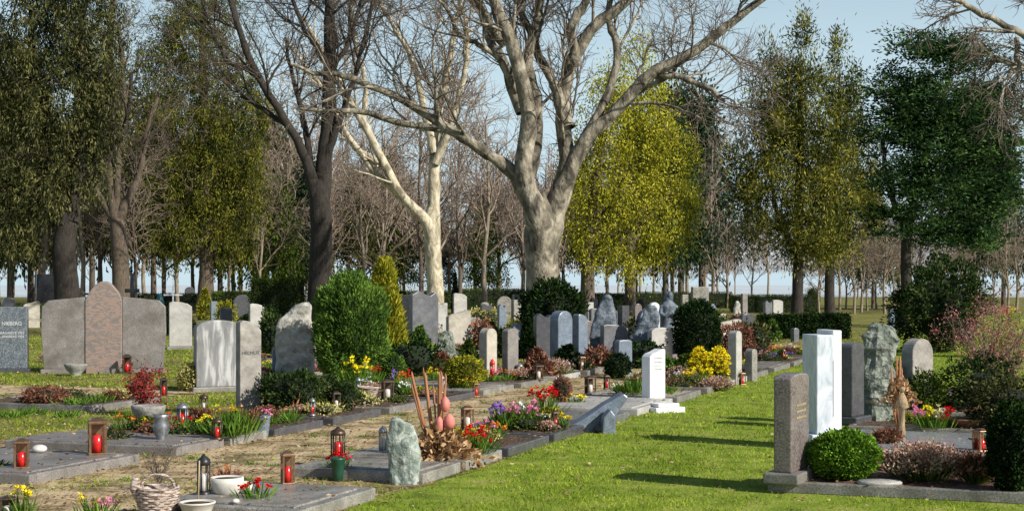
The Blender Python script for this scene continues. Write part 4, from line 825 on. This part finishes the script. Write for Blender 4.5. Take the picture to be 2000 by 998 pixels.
bigtree(1556,630,[
 ([(1556,634,13),(1558,560,11),(1560,460,10),(1562,300,7),(1565,100,3)],0),([(1560,500,7),(1520,420,5),(1500,320,3)],.4),([(1560,500,7),(1610,420,5),(1640,300,3)],.4)],
 'bark_dark','bark_dark','tall cypress with pointed olive-yellow spires','cypress_tree',k=(3,3,2),
 crown=([(1570,70,18,50),(1568,150,42,60),(1572,250,74,80),(1505,120,14,50),(1502,200,44,70),(1482,300,64,75),(1468,400,48,75),(1560,370,98,80),(1550,460,100,50),(1590,480,64,40),(1620,330,60,70),(1535,150,12,50),(1530,260,50,70)],28,54,.18,.24,.06,'cypress',-.7))
bigtree(1622,622,[
 ([(1622,625,11),(1620,560,10),(1625,460,8),(1635,300,6),(1640,130,3)],0),([(1622,500,6),(1650,420,4),(1670,350,2)],.4)],
 'bark_dark','bark_dark','tall cypress with dark core and sunlit tips','cypress_tree',k=(3,3,2),
 crown=([(1635,105,15,50),(1640,190,42,65),(1655,290,60,80),(1645,400,78,80),(1625,470,64,40),(1690,380,38,70),(1672,180,14,50)],26,54,.18,.24,.06,'cypress',-.7))
bigtree(1768,640,[
 ([(1768,642,12),(1770,560,11),(1772,460,10),(1800,330,8),(1840,200,6),(1870,80,4)],0),([(1772,460,8),(1740,380,6),(1720,280,4)],.5),([(1790,380,8),(1860,330,6),(1930,300,4)],-.5),([(1830,230,6),(1900,180,4),(1950,170,2)],.4)],
 'bark_dark','bark_dark','broad layered dark green pine tree with sunlit needles','pine_tree',k=(6,4,3),
 crown=([(1800,95,75,36),(1870,110,85,46),(1750,165,62,44),(1840,190,115,52),(1935,210,62,60),(1765,255,90,52),(1880,290,118,60),(1765,345,76,50),(1850,385,124,50),(1945,380,62,56),(1840,450,104,34),(1745,430,54,34),(1910,465,70,32),(1960,300,46,56),(1830,330,95,45),(1790,220,80,45),(1880,240,80,50)],30,62,.21,.22,.07,'pine',-.3))
bigtree(2190,705,[
 ([(2190,710,40),(2185,560,34),(2180,350,30),(2185,200,26)],0),([(2180,260,18),(2110,150,12),(2030,95,9),(1960,60,7),(1880,25,6),(1800,-5,4)],-1),([(2180,300,16),(2090,200,10),(2010,120,7),(1960,110,5)],1),([(1985,75,6),(1985,130,5),(1950,165,3),(1935,210,2)],-.6),([(2180,250,18),(2140,100,14),(2080,-40,10)],.5)],
 'bark_plane','twig','bare plane tree with limbs overhanging the graves','plane_tree',k=(7,8,5),lens=((.8,2.4),(.4,1.4),(.2,.6)),up=-.06)
def baretmpl(h,seed,spread=.55,kk=(7,6,6,5),bark='bark_mid'):
    global rng; rng=np.random.default_rng(seed)
    tr=resample([(0,0,-.1),(.1,0,h*.25),(-.1,.1,h*.55),(0,0,h*.98)],12); R=np.linspace(h*.0135,h*.004,12)[None]; P=tr[None]
    P1,R1=kids(P,R,kk[0]+6,h*.3,h*.5,ang=(.3,.85),n=8,rr=.6,up=.08,tmin=.25,rmin=.03); P2,R2=kids(P1,R1,kk[1],h*.12,h*.28,n=6,up=.05,rmin=.022); P3,R3=kids(P2,R2,kk[2],h*.05,h*.15,n=4,rmin=.016)
    return (mesh_np('trunk',[(*tubes(P,R,8),0,True)],[M[bark]]), mesh_np('branches',[(*tubes(P1,R1,5),0,True),(*tubes(P2,R2,3),1,True),(*tubes(P3,R3,3),1,True)],[M[bark],M['twig_far']]))
TB=[baretmpl(10,s,bark='bark_light_tint') for s in (1,2,3,4)]; TD=[baretmpl(10,s,kk=(6,6,5,4),bark='bark_mid') for s in (6,7)]  # distant trunks take lighter barks, painting haze into them
def conetmpl(h,w,seed,lm,dens=190,dr=.5,z0=.13):
    global rng; rng=np.random.default_rng(seed)
    t=rng.random(dens)**1.1; an=rng.uniform(0,2*np.pi,dens); rr=(1-t)**.8*w/2*rng.uniform(.3,1.1,dens)
    C=np.stack([rr*np.cos(an),rr*np.sin(an),h*(z0+(.99-z0)*t)],1)
    tr=resample([(0,0,-.1),(0,0,h*.5),(0,0,h*.95)],6)[None]
    return (mesh_np('trunk',[(*tubes(tr,np.linspace(h*.016,.02,6)[None],8),0,True)],[M['bark_mid']]),mesh_np('crown',[(*leafcrown(C,46,.33,.36,.14,dr),0,False)],[L[lm]]))
TF=[conetmpl(13,6,21,'fir',z0=.28),conetmpl(12,6.5,22,'hedge',dr=1,z0=.24),conetmpl(12,7,23,'olive',dr=1,z0=.36)]
def put(t,u,vb,h0,htpl,label,name,cn,group,wz=1):
    D=H*F/(vb-HV); s=h0/htpl; e=thing(name,label,'tree',((u-1000)/F*D,D,0),random.uniform(0,6.28),group); e.scale=(s*wz,s*wz,s)
    part(e,'trunk',t[0]); part(e,cn,t[1])
rr=random.Random(5)
def bare(u,vb,h,dark=False,lab='bare brown deciduous tree in distant wood'):
    t=rr.choice(TD if dark else TB); put(t,u,vb,h,10,lab,'bare_tree','branches','bare trees of the wood',rr.uniform(.9,1.25))
u=-60
while u<1460:
    bare(u+rr.uniform(-10,10),rr.uniform(592,602),rr.uniform(12,17)*(1 if u<1000 else .8)); u+=rr.uniform(36,48)
for u in range(-40,1000,62): bare(u+rr.uniform(-20,20),rr.uniform(604,618),rr.uniform(9,14),rr.random()<.4)
for u in range(-60,2050,60): bare(u+rr.uniform(-20,20),rr.uniform(579,584),rr.uniform(9,15),lab='haze-tinted bare tree at the far edge of the wood')
for u,vb,h in ((1295,598,5),(1420,602,6.5),(1400,596,7),(1470,600,6.5),(1335,596,6)): bare(u,vb,h,lab='small bare tree beyond the hedges')
for i,u in enumerate((1600,1618,1640,1652,1668,1682,1694,1712,1728,1745,1760,1800,1845,1880,1905,1940,1968,1985)):
    put(TB[0 if i%2 else 2],u,613-(i%4)*3,5.5+(i%3)*.8,10,'young sunlit bare tree in a row on the far lawn','bare_tree','branches','bare trees of the wood',1.1)
for u,vb,h,k in ((20,600,18,1),(300,604,15,2),(470,598,13,1),(545,606,9,1),(700,602,10,2),(775,596,9,1),(945,598,8,1),(1300,606,15.5,0),(1370,600,17,0),(1900,606,14.5,0),(1960,600,13,0),(1705,602,9,1),(600,598,12,0),(-20,604,12,2),(1240,598,17,0),
   (80,604,14,2),(180,600,17,2),(230,596,20,0),(520,596,17,2),(860,592,8,0),(1100,594,12,2),(560,590,17,0),(1330,594,20,0),(60,592,22,0),(430,590,20,2),(760,590,15,2)):
    put(TF[k],u,vb,h,13 if k==0 else 12,'dark evergreen conifer in the distant wood','conifer_tree','crown','distant conifers')
rng=np.random.default_rng(77)
def mass(name,n,u0,u1,d0,d1,z0,z1,m,ls,lw,label):
    D=rng.uniform(d0,d1,n); uu=rng.uniform(u0,u1,n); X=(uu-1000)/F*D
    top=z1*(.75+.25*np.sin(X*.21)+.18*np.sin(X*.63+2)+.1*np.sin(X*1.7)); Z=z0+(top-z0)*rng.random(n)**.9
    d=rng.normal(size=(n,3))*np.array([.5,.5,.3])+np.array([0,0,1.]); V,Fc=cards(np.stack([X,D,Z],1),ls*rng.uniform(.5,1.4,n),lw,d)
    o=link(bpy.data.objects.new(name,mesh_np(name,[(V,Fc,0,False)],[L[m]]))); o['kind']='stuff';o['label']=label;o['category']='wood'
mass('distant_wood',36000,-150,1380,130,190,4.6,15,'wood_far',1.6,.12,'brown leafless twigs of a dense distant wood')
mass('haze_tinted_wood',12000,1100,2150,220,280,3.4,11,'wood_haze_tint',1.8,.16,'pale haze-tinted line of leafless far-off woodland')
sheet('yellow_field',[(14,150),(22,150),(28,210),(20,210)],.02,M['yellowthing'])

# ---------------------------------------------------------------- world, sun, camera
w=bpy.data.worlds.new('World'); sc.world=w; w.use_nodes=True; nt=w.node_tree
sky=nt.nodes.new('ShaderNodeTexSky'); sky.sky_type='NISHITA'; sky.sun_disc=False
EL=math.radians(31); AZ=math.radians(125)
sky.sun_elevation=EL; sky.sun_rotation=AZ; sky.air_density=1.; sky.dust_density=.7; sky.ozone_density=1.5
tc=nt.nodes.new('ShaderNodeTexCoord'); sx=nt.nodes.new('ShaderNodeSeparateXYZ'); nt.links.new(tc.outputs['Generated'],sx.inputs[0])
mr=nt.nodes.new('ShaderNodeMapRange'); mr.interpolation_type='SMOOTHSTEP'; mr.inputs[1].default_value=.09; mr.inputs[2].default_value=.34; mr.inputs[3].default_value=.92; mr.inputs[4].default_value=0.; nt.links.new(sx.outputs[2],mr.inputs[0])
mx=nt.nodes.new('ShaderNodeMix'); mx.data_type='RGBA'; nt.links.new(mr.outputs[0],mx.inputs[0]); nt.links.new(sky.outputs[0],mx.inputs[6]); mx.inputs[7].default_value=(6.6,8.5,9.5,1)
bg=nt.nodes['Background']; nt.links.new(mx.outputs[2],bg.inputs[0]); bg.inputs[1].default_value=.095
sl=bpy.data.lights.new('sun','SUN'); sl.energy=6.2; sl.angle=math.radians(.5); sl.color=(1,.95,.86)
so=link(bpy.data.objects.new('sun',sl)); d=Vector((math.sin(AZ)*math.cos(EL),math.cos(AZ)*math.cos(EL),math.sin(EL))); so.rotation_euler=d.to_track_quat('Z','Y').to_euler(); so.location=(30,-10,30)
cd=bpy.data.cameras.new('camera'); cam=link(bpy.data.objects.new('camera',cd)); cam.location=(0,0,H); cam.rotation_euler=(math.pi/2,0,0)
cd.sensor_width=36; cd.lens=F/2000*36; cd.shift_y=(HV-499)/2000; cd.clip_end=5000; sc.camera=cam
sc.view_settings.view_transform='Standard'; sc.view_settings.look='None'; sc.view_settings.exposure=0
